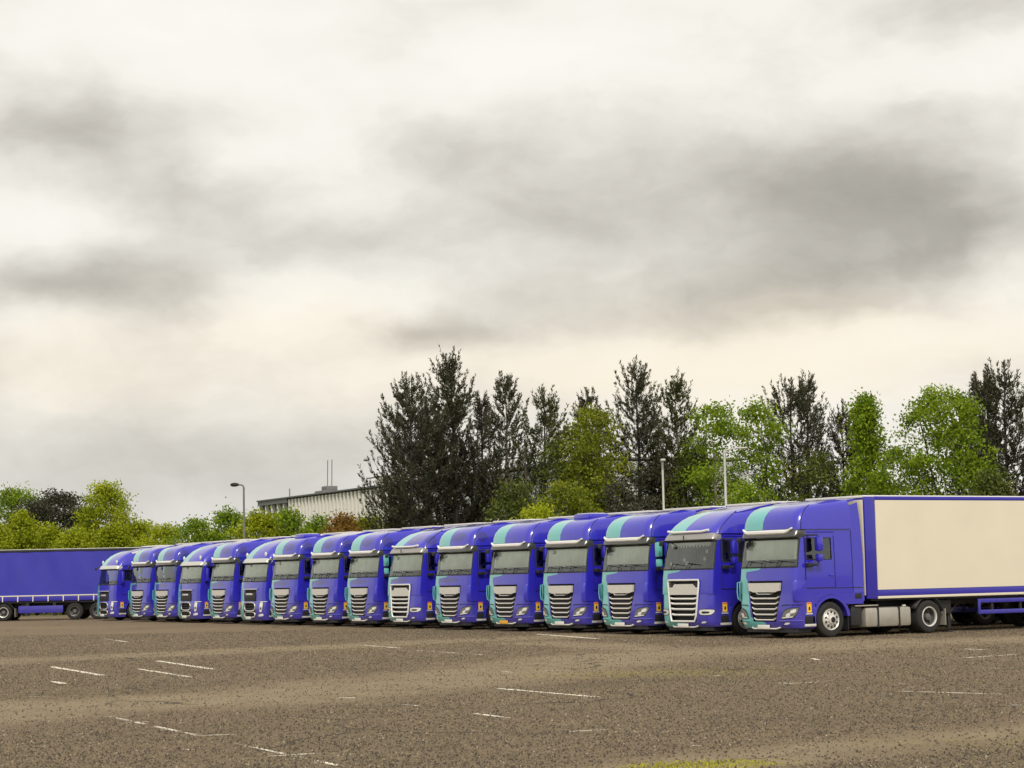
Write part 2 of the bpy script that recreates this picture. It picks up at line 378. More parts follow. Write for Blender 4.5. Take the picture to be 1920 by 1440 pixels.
    h = mul(mul(fine, mr(w_att, 0, 1, 1.3, .45)), mul(stone, .35), 'ADD')
    L.new(h, bp.inputs['Height']); L.new(bp.outputs[0], b.inputs['Normal'])
    g = obj('ground', me, mm, None, smooth=False); tag(g, 'weathered brown asphalt of the lorry park with rough bays and smooth worn lanes', None, None, 'structure'); return g
ground = build_ground()

def paint_mat():
    mm = bpy.data.materials.new('worn_line_paint'); mm.use_nodes = True; MAT['line'] = mm; nt = mm.node_tree; L = nt.links; N = nt.nodes; b = N['Principled BSDF']
    b.inputs['Base Color'].default_value = (.78, .71, .57, 1); b.inputs['Roughness'].default_value = .8
    tc = N.new('ShaderNodeTexCoord'); n = N.new('ShaderNodeTexNoise'); n.inputs['Scale'].default_value = 5.5; n.inputs['Detail'].default_value = 8; n.inputs['Roughness'].default_value = .75
    L.new(tc.outputs['Object'], n.inputs['Vector']); at = N.new('ShaderNodeAttribute'); at.attribute_name = 'keep'
    ad = N.new('ShaderNodeMath'); ad.operation = 'ADD'; L.new(n.outputs[0], ad.inputs[0]); L.new(at.outputs['Fac'], ad.inputs[1])
    mr = N.new('ShaderNodeMapRange'); L.new(ad.outputs[0], mr.inputs[0]); mr.inputs[1].default_value = .90; mr.inputs[2].default_value = 1.02
    tr = N.new('ShaderNodeBsdfTransparent'); mx = N.new('ShaderNodeMixShader'); L.new(mr.outputs[0], mx.inputs[0]); L.new(tr.outputs[0], mx.inputs[1]); L.new(b.outputs[0], mx.inputs[2])
    L.new(mx.outputs[0], N['Material Output'].inputs[0])
paint_mat()
def line(p, q, w=.10, keep=.55):
    """a painted strip between two picture points on the ground"""
    a = ground_at(*p); c = ground_at(*q); a.z = c.z = .004
    n = max(3, int((c - a).length / .5)); d = (c - a).normalized(); s = Vector((-d.y, d.x, 0)) * w / 2
    vs, fs, ks = [], [], []
    for i in range(n + 1):
        pt = a.lerp(c, i / n); j = 1 + random.uniform(-.18, .18)
        vs += [(pt - s * j)[:], (pt + s * j)[:]]; k = keep + random.uniform(-.12, .1) - (.25 if i in (0, n) else 0); ks += [k, k]
        if i: fs.append((2 * i - 2, 2 * i - 1, 2 * i + 1, 2 * i))
    me = bpy.data.meshes.new('painted_line'); me.from_pydata(vs, [], fs); at = me.attributes.new('keep', 'FLOAT', 'POINT'); at.data.foreach_set('value', ks)
    o = obj('painted_line', me, 'line', ground, smooth=False); return o
for p, q, w, k in [((922, 1290), (1130, 1308), .13, .68), ((95, 1250), (195, 1267), .16, .66), ((293, 1239), (400, 1255), .16, .68), ((256, 1254), (366, 1271), .12, .56),
                   ((95, 1277), (125, 1283), .14, .6), ((35, 1265), (62, 1268), .12, .5), ((192, 1341), (655, 1440), .07, .47), ((330, 1381), (455, 1377), .09, .54), ((470, 1421), (605, 1412), .085, .57),
                   ((195, 1356), (320, 1352), .08, .42), ((630, 1309), (672, 1309), .10, .58), ((735, 1320), (808, 1325), .09, .5), ((890, 1338), (966, 1348), .08, .62),
                   ((1005, 1189), (1126, 1198), .2, .62), ((1208, 1187), (1268, 1191), .2, .56), ((668, 1209), (760, 1216), .16, .48), ((770, 1219), (925, 1229), .14, .44),
                   ((1478, 1282), (1538, 1279), .09, .6), ((1440, 1279), (1500, 1283), .09, .48), ((1640, 1295), (1920, 1303), .085, .55), ((1790, 1235), (1920, 1226), .12, .5), ((1822, 1252), (1920, 1254), .1, .54),
                   ((1788, 1216), (1853, 1219), .14, .5), ((1050, 1373), (1140, 1368), .07, .58), ((1295, 1398), (1318, 1399), .06, .55), ((1520, 1234), (1536, 1238), .12, .58),
                   ((1322, 1268), (1362, 1267), .1, .5), ((1180, 1258), (1250, 1254), .1, .46), ((180, 1196), (255, 1206), .16, .46), ((1010, 1259), (1055, 1257), .1, .48), ((1880, 1323), (1925, 1322), .08, .5),
                   ((335, 1405), (368, 1407), .07, .55), ((650, 1215), (700, 1213), .12, .42), ((920, 1258), (980, 1262), .1, .42), ((0, 1307), (140, 1305), .1, .36)]:
    line(p, q, w, k)
def pebbles():
    """coarse loose aggregate of the unswept bays, thinned out on the worn lanes"""
    rng = np.random.default_rng(3); n = 330000
    Y = 17 + 62 * rng.random(n) ** 1.4; X = (rng.random(n) * 2 - 1) * (Y * .27 + .8); P = np.stack([X, Y], 1)
    worn = np.zeros(n)
    for pl, w in LANES: worn = np.maximum(worn, np.clip(1.35 - polydist(P, pl) / w, 0, 1))
    keep = rng.random(n) > np.clip(worn * 1.1, 0, .72); X, Y = X[keep], Y[keep]; n = len(X)
    r = (.006 + .013 * rng.random(n) ** 2.4) * (1 + .008 * (Y - 17)); base = np.array([(1, 0, .0), (-.3, .9, .0), (-.7, -.7, .0), (.15, -.1, .8)])
    th = rng.random(n) * 6.283; c, s_ = np.cos(th), np.sin(th); hh = rng.uniform(.7, 1.7, n)
    B = base[None] * r[:, None, None]; x = B[..., 0] * c[:, None] - B[..., 1] * s_[:, None]; y = B[..., 0] * s_[:, None] + B[..., 1] * c[:, None]
    V = np.stack([x + X[:, None], y + Y[:, None], B[..., 2] * hh[:, None] + .001], -1).reshape(-1, 3)
    fb = np.array([(0, 1, 3), (1, 2, 3), (2, 0, 3)]); Fc = (fb[None] + 4 * np.arange(n)[:, None, None]).reshape(-1, 3)
    me = bpy.data.meshes.new('loose_stones'); nf = len(Fc); me.vertices.add(len(V)); me.vertices.foreach_set('co', V.astype(np.float32).ravel())
    me.loops.add(3 * nf); me.loops.foreach_set('vertex_index', Fc.astype(np.int32).ravel()); me.polygons.add(nf); me.polygons.foreach_set('loop_start', np.arange(0, 3 * nf, 3, dtype=np.int32)); me.update(calc_edges=True)
    at = me.attributes.new('rnd', 'FLOAT', 'POINT'); at.data.foreach_set('value', np.repeat(rng.random(n), 4).astype(np.float32))
    mm = bpy.data.materials.new('stone'); mm.use_nodes = True; nt = mm.node_tree; a = nt.nodes.new('ShaderNodeAttribute'); a.attribute_name = 'rnd'; rp = nt.nodes.new('ShaderNodeValToRGB'); nt.links.new(a.outputs['Fac'], rp.inputs[0])
    e = rp.color_ramp.elements; e[0].color = (.035, .030, .024, 1); e[1].color = (.40, .34, .24, 1)
    for p, cc in ((.40, (.072, .055, .036)), (.75, (.165, .125, .076)), (.96, (.28, .22, .135))): q = e.new(p); q.color = (*cc, 1)
    nt.links.new(rp.outputs[0], nt.nodes['Principled BSDF'].inputs['Base Color']); nt.nodes['Principled BSDF'].inputs['Roughness'].default_value = .9
    tag(obj('loose_stones', me, mm, None, smooth=False), 'loose small stones scattered over the asphalt', 'stones', None, 'stuff')
pebbles()
def moss_tufts():
    rng = np.random.default_rng(5); V, Fc = [], []
    for (px, py, r, k) in ((1320, 1434, .6, 520), (1255, 1438, .35, 130)):
        g = ground_at(px, py)
        for _ in range(k):
            a = rng.random() * 6.28; q = r * rng.random() ** .6; x = g.x + math.cos(a) * q * 1.3; y = g.y + math.sin(a) * q * .7
            h = rng.uniform(.01, .035); t = rng.random() * 6.28; w = rng.uniform(.004, .010); lx, ly = rng.normal(0, .012, 2); b = len(V)
            V += [(x - w * math.cos(t), y - w * math.sin(t), 0), (x + w * math.cos(t), y + w * math.sin(t), 0), (x + lx, y + ly, h)]; Fc.append((b, b + 1, b + 2))
    me = bpy.data.meshes.new('moss_patch'); me.from_pydata(V, [], Fc)
    tag(obj('moss_patch', me, mat('moss', (.34, .33, .02), .9, 0, 0, .3, 8), None, smooth=False), 'low yellow green moss growing on the bare asphalt edge', 'moss', None, 'stuff')
moss_tufts()

# ------------------------------------------------------------------ tractor units
def outline(lv):
    z, yf, hw, r, bulge, xk, ys, tilt = lv
    fy = lambda x: yf + bulge * (x / hw) ** 2
    ye = fy(hw - r); pts = []
    right = [(hw - r + r * math.sin(R(t)), ye + r * (1 - math.cos(R(t)))) for t in (22.5, 45, 67.5)] + [(hw, ye + r)] + [(hw, y) for y in ys]
    front = [(x, fy(x)) for x in (-(hw - r), -xk, -xk * .5, 0, xk * .5, xk, hw - r)]
    left = [(-x, y) for x, y in reversed(right)]
    return [(x, y, z + tilt * max(0, y - .2)) for x, y in left + front + right]
def loft(levels, assign, cap_top=False, cap_bottom=False, close_back=True):
    """skin a stack of plan outlines; assign(i, j) names the piece every face belongs to"""
    ptsL = [outline(l) for l in levels]; nc = len(ptsL[0]); out = {}
    def piece(nm): return out.setdefault(nm, (M(), {}))
    def vid(nm, i, j):
        mm, d = piece(nm)
        if (i, j) not in d: d[(i, j)] = len(mm.v); mm.v.append(ptsL[i][j])
        return d[(i, j)]
    for i in range(len(levels) - 1):
        for j in range(nc - 1):
            nm = assign(i, j)
            if nm: piece(nm)[0].f.append((vid(nm, i, j), vid(nm, i, j + 1), vid(nm, i + 1, j + 1), vid(nm, i + 1, j)))
        if close_back:
            nm = 'body'; piece(nm)[0].f.append((vid(nm, i, nc - 1), vid(nm, i, 0), vid(nm, i + 1, 0), vid(nm, i + 1, nc - 1)))
    for do, i in ((cap_top, len(levels) - 1), (cap_bottom, 0)):
        if do:
            h = nc // 2
            for j in range(h):
                a = [vid('body', i, j), vid('body', i, j + 1), vid('body', i, nc - 2 - j), vid('body', i, nc - 1 - j)]
                a = list(dict.fromkeys(a)); piece('body')[0].f.append(tuple(a))
    return {k: v[0] for k, v in out.items()}
def inset_shift(mm, dy=0., sx=1., dz=0.):
    n = M(); n.f = mm.f; n.v = [(x * sx, y + dy, z + dz) for x, y, z in mm.v]; return n
def outward(mm, d):
    n = M(); n.f = mm.f; n.v = [(x + (d if x > 0 else -d), y, z) for x, y, z in mm.v]; return n

def wheel(parent, x, y, r, w, s, drive=False, rimmat='silver', n=28):
    """tyre with rim and hub; s = side the outer face looks to"""
    t = M().lathe([(-w, r * .60), (-w, r * .90), (-w + .03, r * .97), (-w * .7, r), (-.06, r), (-.02, r * .965), (0, r * .90), (-.004, r * .75), (-.02, r * .60), (-w, r * .60)], (x, y, r), 'x', n, s)
    for k in range(n):                             # tread blocks
        a = 2 * math.pi * k / n; c, q = math.cos(a), math.sin(a)
    o = obj('wheel', t, 'rubber', parent)
    ri = r * .60
    if drive:
        rm = M().lathe([(-.015, ri * 1.02), (.0, ri * .98), (-.02, ri * .90), (-.17, ri * .80), (-.19, ri * .62), (-.15, ri * .40), (-.12, ri * .36), (-.06, ri * .33), (-.05, 0.0)], (x, y, r), 'x', n, s)
    else:
        rm = M().lathe([(-.015, ri * 1.02), (.004, ri * .98), (-.02, ri * .88), (-.06, ri * .84), (-.01, ri * .72), (.015, ri * .55), (.005, ri * .46), (.06, ri * .40), (.08, ri * .28), (.08, 0.0)], (x, y, r), 'x', n, s)
    rim = obj('rim', rm, rimmat, o)
    if drive: obj('rim_ring', M().lathe([(-.012, ri * 1.03), (.006, ri * .99), (-.004, ri * .90), (-.05, ri * .86), (-.055, ri * .90), (-.012, ri * 1.03)], (x, y, r), 'x', n, s), 'silver' if w > .5 else 'rim_dark', o)
    hh = M(); nt_ = M()
    for k in range(10):
        a = 2 * math.pi * (k + .5) / 10; rr = ri * (.70 if drive else .70); c, q = math.cos(a), math.sin(a)
        x0 = x + s * (-.168 if drive else -.002)
        if k % (2 if drive else 1) == 0: hh.lathe([(0, .038), (.006, 0.0)], (x0 + s * .012, y + c * rr, r + q * rr), 'x', 8, s)
        nt_.lathe([(-.02, .017), (.025, .017), (.03, 0.)], (x + s * (-.14 if drive else .012), y + c * ri * .48, r + q * ri * .48), 'x', 6, s)
    tag(obj('rim_hole', hh, 'dark', o), kind='stuff'); tag(obj('wheel_nut', nt_, 'chrome' if not drive else 'chassis', o), kind='stuff')
    if not drive: obj('hub', M().lathe([(.0, ri * .26), (.092, ri * .26), (.11, ri * .2), (.115, 0)], (x, y, r), 'x', 16, s), 'dark', o)
    return o

def grille_bar(z, hw, yf, h=.035, d=.05, lip=.05):
    """curved bar whose ends turn up"""
    mm = M(); n = 12; base = 0
    for i in range(n + 1):
        x = -hw + 2 * hw * i / n; e = max(0, abs(x) / hw - .82) / .18; zz = z + e * lip; y = yf + .07 * (x / 1.25) ** 2
        mm.v += [(x, y, zz - h / 2), (x, y - .012, zz), (x, y, zz + h / 2), (x, y + d, zz + h / 2), (x, y + d, zz - h / 2)]
        if i:
            a = (i - 1) * 5; b = i * 5
            for k in range(5): mm.f.append((a + k, a + (k + 1) % 5, b + (k + 1) % 5, b + k))
    mm.f += [(0, 1, 2, 3, 4), tuple(n * 5 + k for k in range(5))]
    return mm
def strip(levels_pts, th=.02):
    pass

SPEC = {
 'xf': dict(ws=(2.0, 2.80), bonnet=1.62, roof0=3.05),
}
def make_tractor(kind, name):
    root = thing(name, '-', 'truck')
    ysU = [.50, .545, 1.47, 1.58, 2.25] if kind != 'volvo' else [.58, .625, 1.47, 1.58, 2.25]; nS = 6; yd, yw = ysU[0], ysU[1]
    if kind == 'volvo':
        zb = dict(low=.20, split=1.05, bon=1.60, ws0=1.92, ws1=2.72, win0=2.12, vis=2.93, top=3.62)
        U = [(1.05, .05), (1.4, .06), (1.60, .07), (1.66, .075), (1.92, .11), (2.12, .15), (2.4, .20), (2.72, .27), (2.80, .29), (2.93, .32)]
        rC, bul = .17, .08
    elif kind == 'xg':
        U = [(1.25, .0), (1.40, .0), (1.68, .02), (1.74, .025), (2.00, .06), (2.20, .10), (2.45, .14), (2.84, .22), (2.90, .235), (3.05, .26)]
        rC, bul = .15, .09
    else:
        U = [(1.25, .02), (1.40, .025), (1.62, .03), (1.68, .035), (2.00, .07), (2.20, .10), (2.45, .135), (2.80, .22), (2.87, .23), (3.05, .25)]
        rC, bul = .15, .08
    hwU = 1.24
    def xk(z):
        if kind == 'volvo': return .60
        if kind == 'xg': return .60 + .16 * max(0, min(1, (z - .45) / 1.2))
        return .50 + .25 * max(0, min(1, (z - .5) / 1.0))
    LU = [(z, yf, hwU - .035 * max(0, z - 2.0), rC, bul, xk(z), ysU, 0) for z, yf in U]
    f0 = nS + 3                                   # first front column (-(hw-r))
    last = 2 * nS + 13 - 1
    iz = {round(z, 2): i for i, (z, _) in enumerate(U)}
    i_ws0, i_ws1, i_win0, i_door0, i_top, i_g1 = 4, 7, 5, 1, 8, 2
    def side_seg(j):                              # -> index 0.. of the side panel from the front, or None
        if j < nS - 1: return nS - 2 - j
        if j >= nS + 13: return j - (nS + 13)
        return None
    def asg(i, j):
        sgm = side_seg(j)
        if sgm is not None:
            sgn = 'L' if j < nS else 'R'
            if 1 <= sgm <= 3 and i_door0 <= i < i_top:
                if sgm == 2 and i_win0 <= i < i_ws1: return 'window' + sgn
                return 'door' + sgn
            return 'body'
        if i_ws0 <= i < i_ws1 and nS <= j < nS + 12: return 'windshield'
        if i < i_g1 and f0 + 1 <= j < f0 + 5: return None
        return 'body'
    P = loft(LU, asg, cap_top=True, close_back=True)
    obj('cab', P['body'], 'cab_paint', root)
    ws = obj('windshield', inset_shift(P['windshield'], .012, .996), 'glass', root)
    # black seal round the windscreen
    a = outline(LU[i_ws0]); b = outline(LU[i_ws1])
    sl = M(); colw = range(nS, nS + 13)
    sl.tube([(a[j][0] * 1.002, a[j][1] - .002, a[j][2] + .005) for j in colw], .022, 5)
    sl.tube([(b[j][0] * 1.002, b[j][1] - .002, b[j][2] - .005) for j in colw], .028, 5)
    for jj in (nS, nS + 12):
        sl.tube([(outline(LU[i])[jj][0] * 1.002, outline(LU[i])[jj][1] - .002, LU[i][0]) for i in range(i_ws0, i_ws1 + 1)], .018, 5)
    obj('seal', sl, 'black', ws)
    for sd, s in (('R', 1), ('L', -1)):
        d = P['door' + sd]
        dr = obj('door', outward(d, .008), 'cab_paint', root)
        obj('window', inset_shift(P['window' + sd], 0, .998), 'glass', dr)
        fr = M(); zt, zb_ = LU[i_ws1][0], LU[i_win0][0]
        hx = lambda z: s * (hwU - .035 * max(0, z - 2.0) + .009)
        fr.tube([(hx(zb_), yw, zb_), (hx(zt), yw, zt), (hx(zt), 1.47, zt), (hx(zb_), 1.47, zb_), (hx(zb_), yw, zb_)], .016, 5)
        obj('window_frame', fr, 'black', dr)
        gp = M(); z0, z1 = LU[i_door0][0], LU[i_top][0]      # the shut line of the door
        for yy in (yd, 1.58):
            gp.tube([(hx(z0) * 1.001, yy, z0), (hx(2.0) * 1.001, yy, 2.0), (hx(z1) * 1.001, yy, z1)], .010, 4)
        gp.tube([(hx(z0) * 1.001, yd, z0), (hx(z0) * 1.001, 1.58, z0)], .012, 4); obj('shut_line', gp, 'dark', dr)
        obj('handle', M().box(s * 1.252 - .02, s * 1.252 + .02, 1.36, 1.52, 1.72, 1.78, .012), 'blue', dr)
    ln_ = M()
    for key in ('body', 'doorL', 'doorR'):
        ln_.add([(x * .965, 1.1 + (y - 1.1) * .965, z) for x, y, z in P[key].v], P[key].f)
    obj('cab_lining', ln_, 'interior', root)
    # interior
    it = M().box(-1.15, 1.15, 1.95, 2.0, 1.3, 2.98).box(-1.15, 1.15, .35, 2.0, 1.22, 1.28).box(-1.18, 1.18, .5, 2.1, 2.95, 2.99)
    obj('interior', it, 'interior', root)
    db = M(); z0 = U[4][0]
    db.box(-1.08, 1.08, U[4][1] + .10, .62, z0 - .25, z0 + .12, .04); db.box(.2, .9, .5, .7, z0 + .1, z0 + .19, .03)
    obj('dashboard', db, 'dash', root)
    obj('steering_wheel', M().tube([(-.55 + .22 * math.cos(t), .70 + .06 * math.sin(t), z0 + .05 + .2 * math.sin(t)) for t in [2 * math.pi * k / 14 for k in range(15)]], .018, 5), 'black', root)
    for sx in (-.55, .55):
        obj('seat', M().box(sx - .26, sx + .26, 1.1, 1.28, 1.5, 2.25, .06).box(sx - .14, sx + .14, 1.12, 1.24, 2.27, 2.48, .04).box(sx - .27, sx + .27, .78, 1.25, 1.45, 1.6, .05), 'seat_cloth', root)
    obj('reflection_sheet', M().add([(x, yc_ + .10 * (abs(x) / 1.1) ** 2 + .012 * math.sin(x * 31), z) for yc_, z in ((U[4][1] + .13, z0 + .21), (U[7][1] + .045, LU[i_ws1][0] - .01)) for x in [(-1.1 + 2.2 * k / 44) for k in range(45)]],
                              [(k, k + 1, k + 46, k + 45) for k in range(44)]), 'curtain', root)  # pale sheet added behind the glass in place of the sky's reflection
    obj('document', M().box(-.08, .06, U[4][1] + .11, U[4][1] + .12, z0 + .125, z0 + .24), 'paper', root)
    # wipers
    wp = M()
    for x0 in ((-.85, -.15, .5) if kind == 'xf' else (-.7, .1)):
        y0 = lambda x, z: U[4][1] + .08 * (x / 1.24) ** 2 * (1 if kind == 'xf' else 1.3) - .03 + (z - z0) * .2
        wp.tube([(x0, y0(x0, z0), z0 + .0), (x0 + .12, y0(x0 + .1, z0 + .05), z0 + .16), (x0 + .42, y0(x0 + .4, z0 + .1), z0 + .15)], .011, 4)
        wp.tube([(x0 + .06, y0(x0, z0 + .1), z0 + .19), (x0 + .62, y0(x0 + .6, z0 + .1), z0 + .13)], .011, 4)
    obj('wiper', wp, 'dark', root)
    # visor
    zt = LU[i_ws1][0]; zt2 = U[9][0]; vs = []
    lv = [(zt + .02, U[7][1] - .10, 1.215, .26, bul, .7, ysU[:2], 0), (zt + .05, U[7][1] - .16, 1.22, .26, bul, .7, ysU[:2], 0), (zt2 - .05, U[9][1] - .13, 1.215, .26, bul, .7, ysU[:2], 0), (zt2 + .02, U[9][1] - .07, 1.2, .26, bul, .7, ysU[:2], 0), (zt2 + .02, U[9][1] + .02, 1.18, .26, bul, .7, ysU[:2], 0)]
    V = loft(lv, lambda i, j: 'body', close_back=False, cap_top=False)
    obj('sun_visor', V['body'], {'xf': 'visor', 'xg': 'visor_pale', 'volvo': 'visor_light'}[kind], root)
    if kind == 'xf':
        bar = M(); n = 18
        for k in range(n + 1):
            x = -1.06 + 2.12 * k / n; e = max(0, abs(x) - .80) / .26; y = (U[9][1] - .165) + .085 * (x / 1.2) ** 2 + .03 * e; z = zt2 - .065 + .10 * e ** 2; h = .062 - .03 * e
            bar.v += [(x, y, z - h), (x, y - .03, z - h * .4), (x, y - .025, z + h * .5), (x, y + .02, z + h), (x, y + .06, z)]
            if k:
                a_ = (k - 1) * 5; b_ = k * 5
                for q in range(5): bar.f.append((a_ + q, a_ + (q + 1) % 5, b_ + (q + 1) % 5, b_ + q))
        bar.f += [(0, 1, 2, 3, 4), tuple(n * 5 + q for q in range(5))]
        obj('light_bar', bar, 'white', root)
    elif kind == 'xg':
        obj('roof_lip', M().tube([(x, .17 + .10 * (x / 1.2) ** 2, 3.12 + .04 * max(0, abs(x) - .7) / .3) for x in [-1.0 + 2.0 * k / 14 for k in range(15)]], .04, 7), 'white', root)
        obj('visor_rib', M().box(-.008, .008, .045, .075, 2.90, 3.02), 'dark', root)
    # roof
    if kind == 'xf':
        rl = [(3.05, .17, 1.215, .26, .10, 0, 0), (3.25, .19, 1.21, .26, .10, 0, .03), (3.42, .255, 1.195, .27, .10, 0, .06), (3.54, .36, 1.175, .28, .10, 0, .08), (3.62, .48, 1.14, .28, .10, 0, .09), (3.67, .66, 1.07, .28, .08, 0, .10), (3.695, .92, .90, .26, .05, 0, .105)]
    elif kind == 'xg':
        rl = [(3.05, .20, 1.22, .30, .12, 0, 0), (3.18, .27, 1.205, .30, .12, 0, .02), (3.32, .44, 1.185, .32, .12, 0, .06), (3.44, .66, 1.15, .33, .10, 0, .09), (3.52, .90, 1.08, .32, .09, 0, .12), (3.56, 1.2, .90, .3, .07, 0, .14), (3.57, 1.42, .70, .24, .04, 0, .15)]
    else:
        rl = [(2.93, .24, 1.21, .30, .12, 0, 0), (3.08, .32, 1.20, .32, .12, 0, .02), (3.26, .50, 1.16, .34, .12, 0, .06), (3.40, .72, 1.10, .34, .10, 0, .10), (3.48, .95, 1.00, .32, .09, 0, .13), (3.53, 1.2, .86, .3, .07, 0, .15), (3.54, 1.42, .68, .24, .04, 0, .16)]
    ysR = lambda y0: [y0 + (2.25 - y0) * t for t in (.1, .3, .55, .8, 1.0)]
    RL = []
    for z, yf, hw, r, bl, _, ti in rl:
        y0 = yf + bl + r; hw += .032 * max(0, 1 - (z - rl[0][0]) / .5); RL.append((z, yf, hw, r, bl, .5 * hw, ysR(min(y0, 2.0)), ti))
    Rf = loft(RL, lambda i, j: 'body', cap_top=True)
    rf = obj('roof', Rf['body'], 'roof_paint', root, ang=50)
    for jc in (nS, nS + 12):
        obj('roof_seam', M().tube([(p[0] * 1.003, p[1] - .004, p[2] + .003) for p in (outline(l)[jc] for l in RL[:6])], .011, 4), 'dark' if kind != 'volvo' else 'blue', root)
    if kind == 'volvo':
        for s in (-1, 1): obj('roof_lamp', M().lathe([(0, .11), (.03, .10), (.05, 0)], (s * .98, .40, 3.12), 'y', 12, -1), 'lens', root)
    # roof deflector and side wings behind the cab
    tz = RL[-1][0]; 
    sp = M(); zr = 3.93 if kind != 'volvo' else 3.86
    prof = [(1.25, tz + .11), (1.7, tz + .20), (2.2, zr - .06), (2.62, zr), (2.62, zr - .05), (2.2, zr - .16), (1.25, tz + .02)]
    sp.prism([(y, z) for y, z in prof], 'x', -1.06, 1.06)
    obj('roof_deflector', sp, 'blue' if kind != 'volvo' else 'roof_white', root)  # volvo: sky reflection on the roof top painted in as white
    for s in (-1, 1):
        wg = M(); pf = [(2.252, 1.0), (2.66, 1.0), (2.66, 2.3), (2.63, 3.2), (2.60, zr - .12), (2.252, zr - .22)]
        xo = lambda z: 1.242 - .035 * max(0, z - 2.0) - .10 * max(0, z - 3.45)
        wg.v = [(s * (xo(z) - th), y, z) for th in (.0, .03) for y, z in pf]; n6 = len(pf)
        wg.f = [tuple(range(n6)), tuple(range(2 * n6 - 1, n6 - 1, -1))] + [(k, (k + 1) % n6, n6 + (k + 1) % n6, n6 + k) for k in range(n6)]
        obj('side_deflector', wg, 'blue', root)
    # bumper and lower front
    if kind == 'volvo': B = [(.20, .10, .30), (.34, .02, .30), (.55, .0, .30), (.80, .0, .28), (.96, .02, .27), (1.05, .05, .26)]; g0, g1 = 0, 0
    elif kind == 'xg': B = [(.285, .06, .34), (.36, .0, .34), (.45, -.02, .34), (.62, -.03, .32), (.80, -.03, .30), (.98, -.02, .28), (1.25, .0, .26)]; g0 = 2
    else: B = [(.285, .07, .34), (.38, .0, .34), (.47, -.01, .34), (.56, -.015, .32), (.88, -.015, .28), (1.02, .0, .24), (1.25, .02, .22)]; g0 = 2
    LB = [(z, yf, 1.245 - (.03 if i == 0 else 0), r, bul, xk(z), [.60, .80], 0) for i, (z, yf, r) in enumerate(B)]
    nb = 3; fb = nb + 3
    hl = {'xf': (3, 4), 'xg': (3, 4), 'volvo': (2, 5)}[kind]
    def asb(i, j):
        if kind != 'volvo' and i >= g0 and fb + 1 <= j < fb + 5: return None
        if kind == 'volvo' and 1 <= i < 4 and fb + 1 <= j < fb + 5: return None
        return 'body'
    PB = loft(LB, asb, close_back=True, cap_bottom=True)
    obj('bumper', PB['body'], 'cab_paint', root)
    def on_front(q, z, off, s=1):
        zs = [l[0] for l in LB]; k = max(0, min(len(LB) - 2, sum(1 for v in zs if v <= z) - 1)); f = (z - zs[k]) / (zs[k + 1] - zs[k])
        def walk(lv):
            pt = [p for p in outline(lv)[fb + 3:]]; d = 0
            for a_, b_ in zip(pt[:-1], pt[1:]):
                l_ = math.hypot(b_[0] - a_[0], b_[1] - a_[1])
                if d + l_ >= q:
                    t = (q - d) / l_; tx, ty = (b_[0] - a_[0]) / l_, (b_[1] - a_[1]) / l_
                    return a_[0] + (b_[0] - a_[0]) * t + ty * off, a_[1] + (b_[1] - a_[1]) * t - tx * off
                d += l_
            return pt[-1][0] + off, pt[-1][1]
        A_, B_ = walk(LB[k]), walk(LB[k + 1]); return (s * (A_[0] + (B_[0] - A_[0]) * f), A_[1] + (B_[1] - A_[1]) * f, z)
    def patch(quad, off, s, grow=0., nu=8, nv=5, rnd=.25):
        (a0, a1), (b0, b1), (c0, c1), (d0, d1) = quad; mm = M(); cu = (a0 + b0 + c0 + d0) / 4; cv = (a1 + b1 + c1 + d1) / 4
        for i in range(nu + 1):
            for k in range(nv + 1):
                u, v = i / nu, k / nv
                q = a0 * (1 - u) * (1 - v) + b0 * u * (1 - v) + c0 * u * v + d0 * (1 - u) * v; z = a1 * (1 - u) * (1 - v) + b1 * u * (1 - v) + c1 * u * v + d1 * (1 - u) * v
                e = max(0, abs(2 * u - 1) * abs(2 * v - 1) - .35) * rnd; q += (cu - q) * e; z += (cv - z) * e
                q += math.copysign(grow, q - cu) * min(1, abs(q - cu) * 12); z += math.copysign(grow, z - cv) * min(1, abs(z - cv) * 12)
                mm.v.append(on_front(q, z, off, s))
                if i and k: b_ = i * (nv + 1) + k; mm.f.append((b_, b_ - 1, b_ - nv - 2, b_ - nv - 1))
        return mm
    for sd, s in (('R', 1), ('L', -1)):
        if kind == 'xf':
            Q = ((.70, .55), (1.18, .60), (1.34, .885), (.86, .80)); h = obj('headlight', patch(Q, .016, s), 'lens_grey', root); obj('surround', patch(Q, .008, s, .022), 'black', h)
            obj('lamp', patch(((.90, .60), (1.05, .62), (1.08, .73), (.93, .70)), .028, s), 'lens', h); obj('lamp', patch(((1.05, .70), (1.20, .72), (1.24, .83), (1.08, .80)), .028, s), 'lens', h)
            obj('light_strip', patch(((.74, .56), (1.14, .595), (1.15, .63), (.76, .595)), .026, s), 'lens', h)
            obj('bumper_crease', M().tube([on_front(q, .94 - .02 * (q < .8), .004, s) for q in (.74, .85, 1.0, 1.15, 1.3, 1.42)], .014, 5), 'dark', root)
            obj('bumper_ledge', M().tube([on_front(q, .49, .006, s) for q in (.66, .85, 1.0, 1.15, 1.3, 1.42)], .022, 5), 'cab_paint', root)
        elif kind == 'xg':
            Q = ((.76, .64), (1.22, .64), (1.34, .80), (.74, .80)); h = obj('headlight', patch(Q, .014, s), 'lens', root); obj('surround', patch(Q, .007, s, .018), 'black', h)
            obj('lamp', patch(((.88, .685), (1.14, .69), (1.16, .745), (.86, .745)), .024, s), 'dark', h)
        else:
            Q = ((.98, .56), (1.14, .56), (1.20, 1.0), (1.0, 1.0)); h = obj('headlight', patch(Q, .014, s), 'lens', root); obj('surround', patch(Q, .007, s, .018), 'black', h)
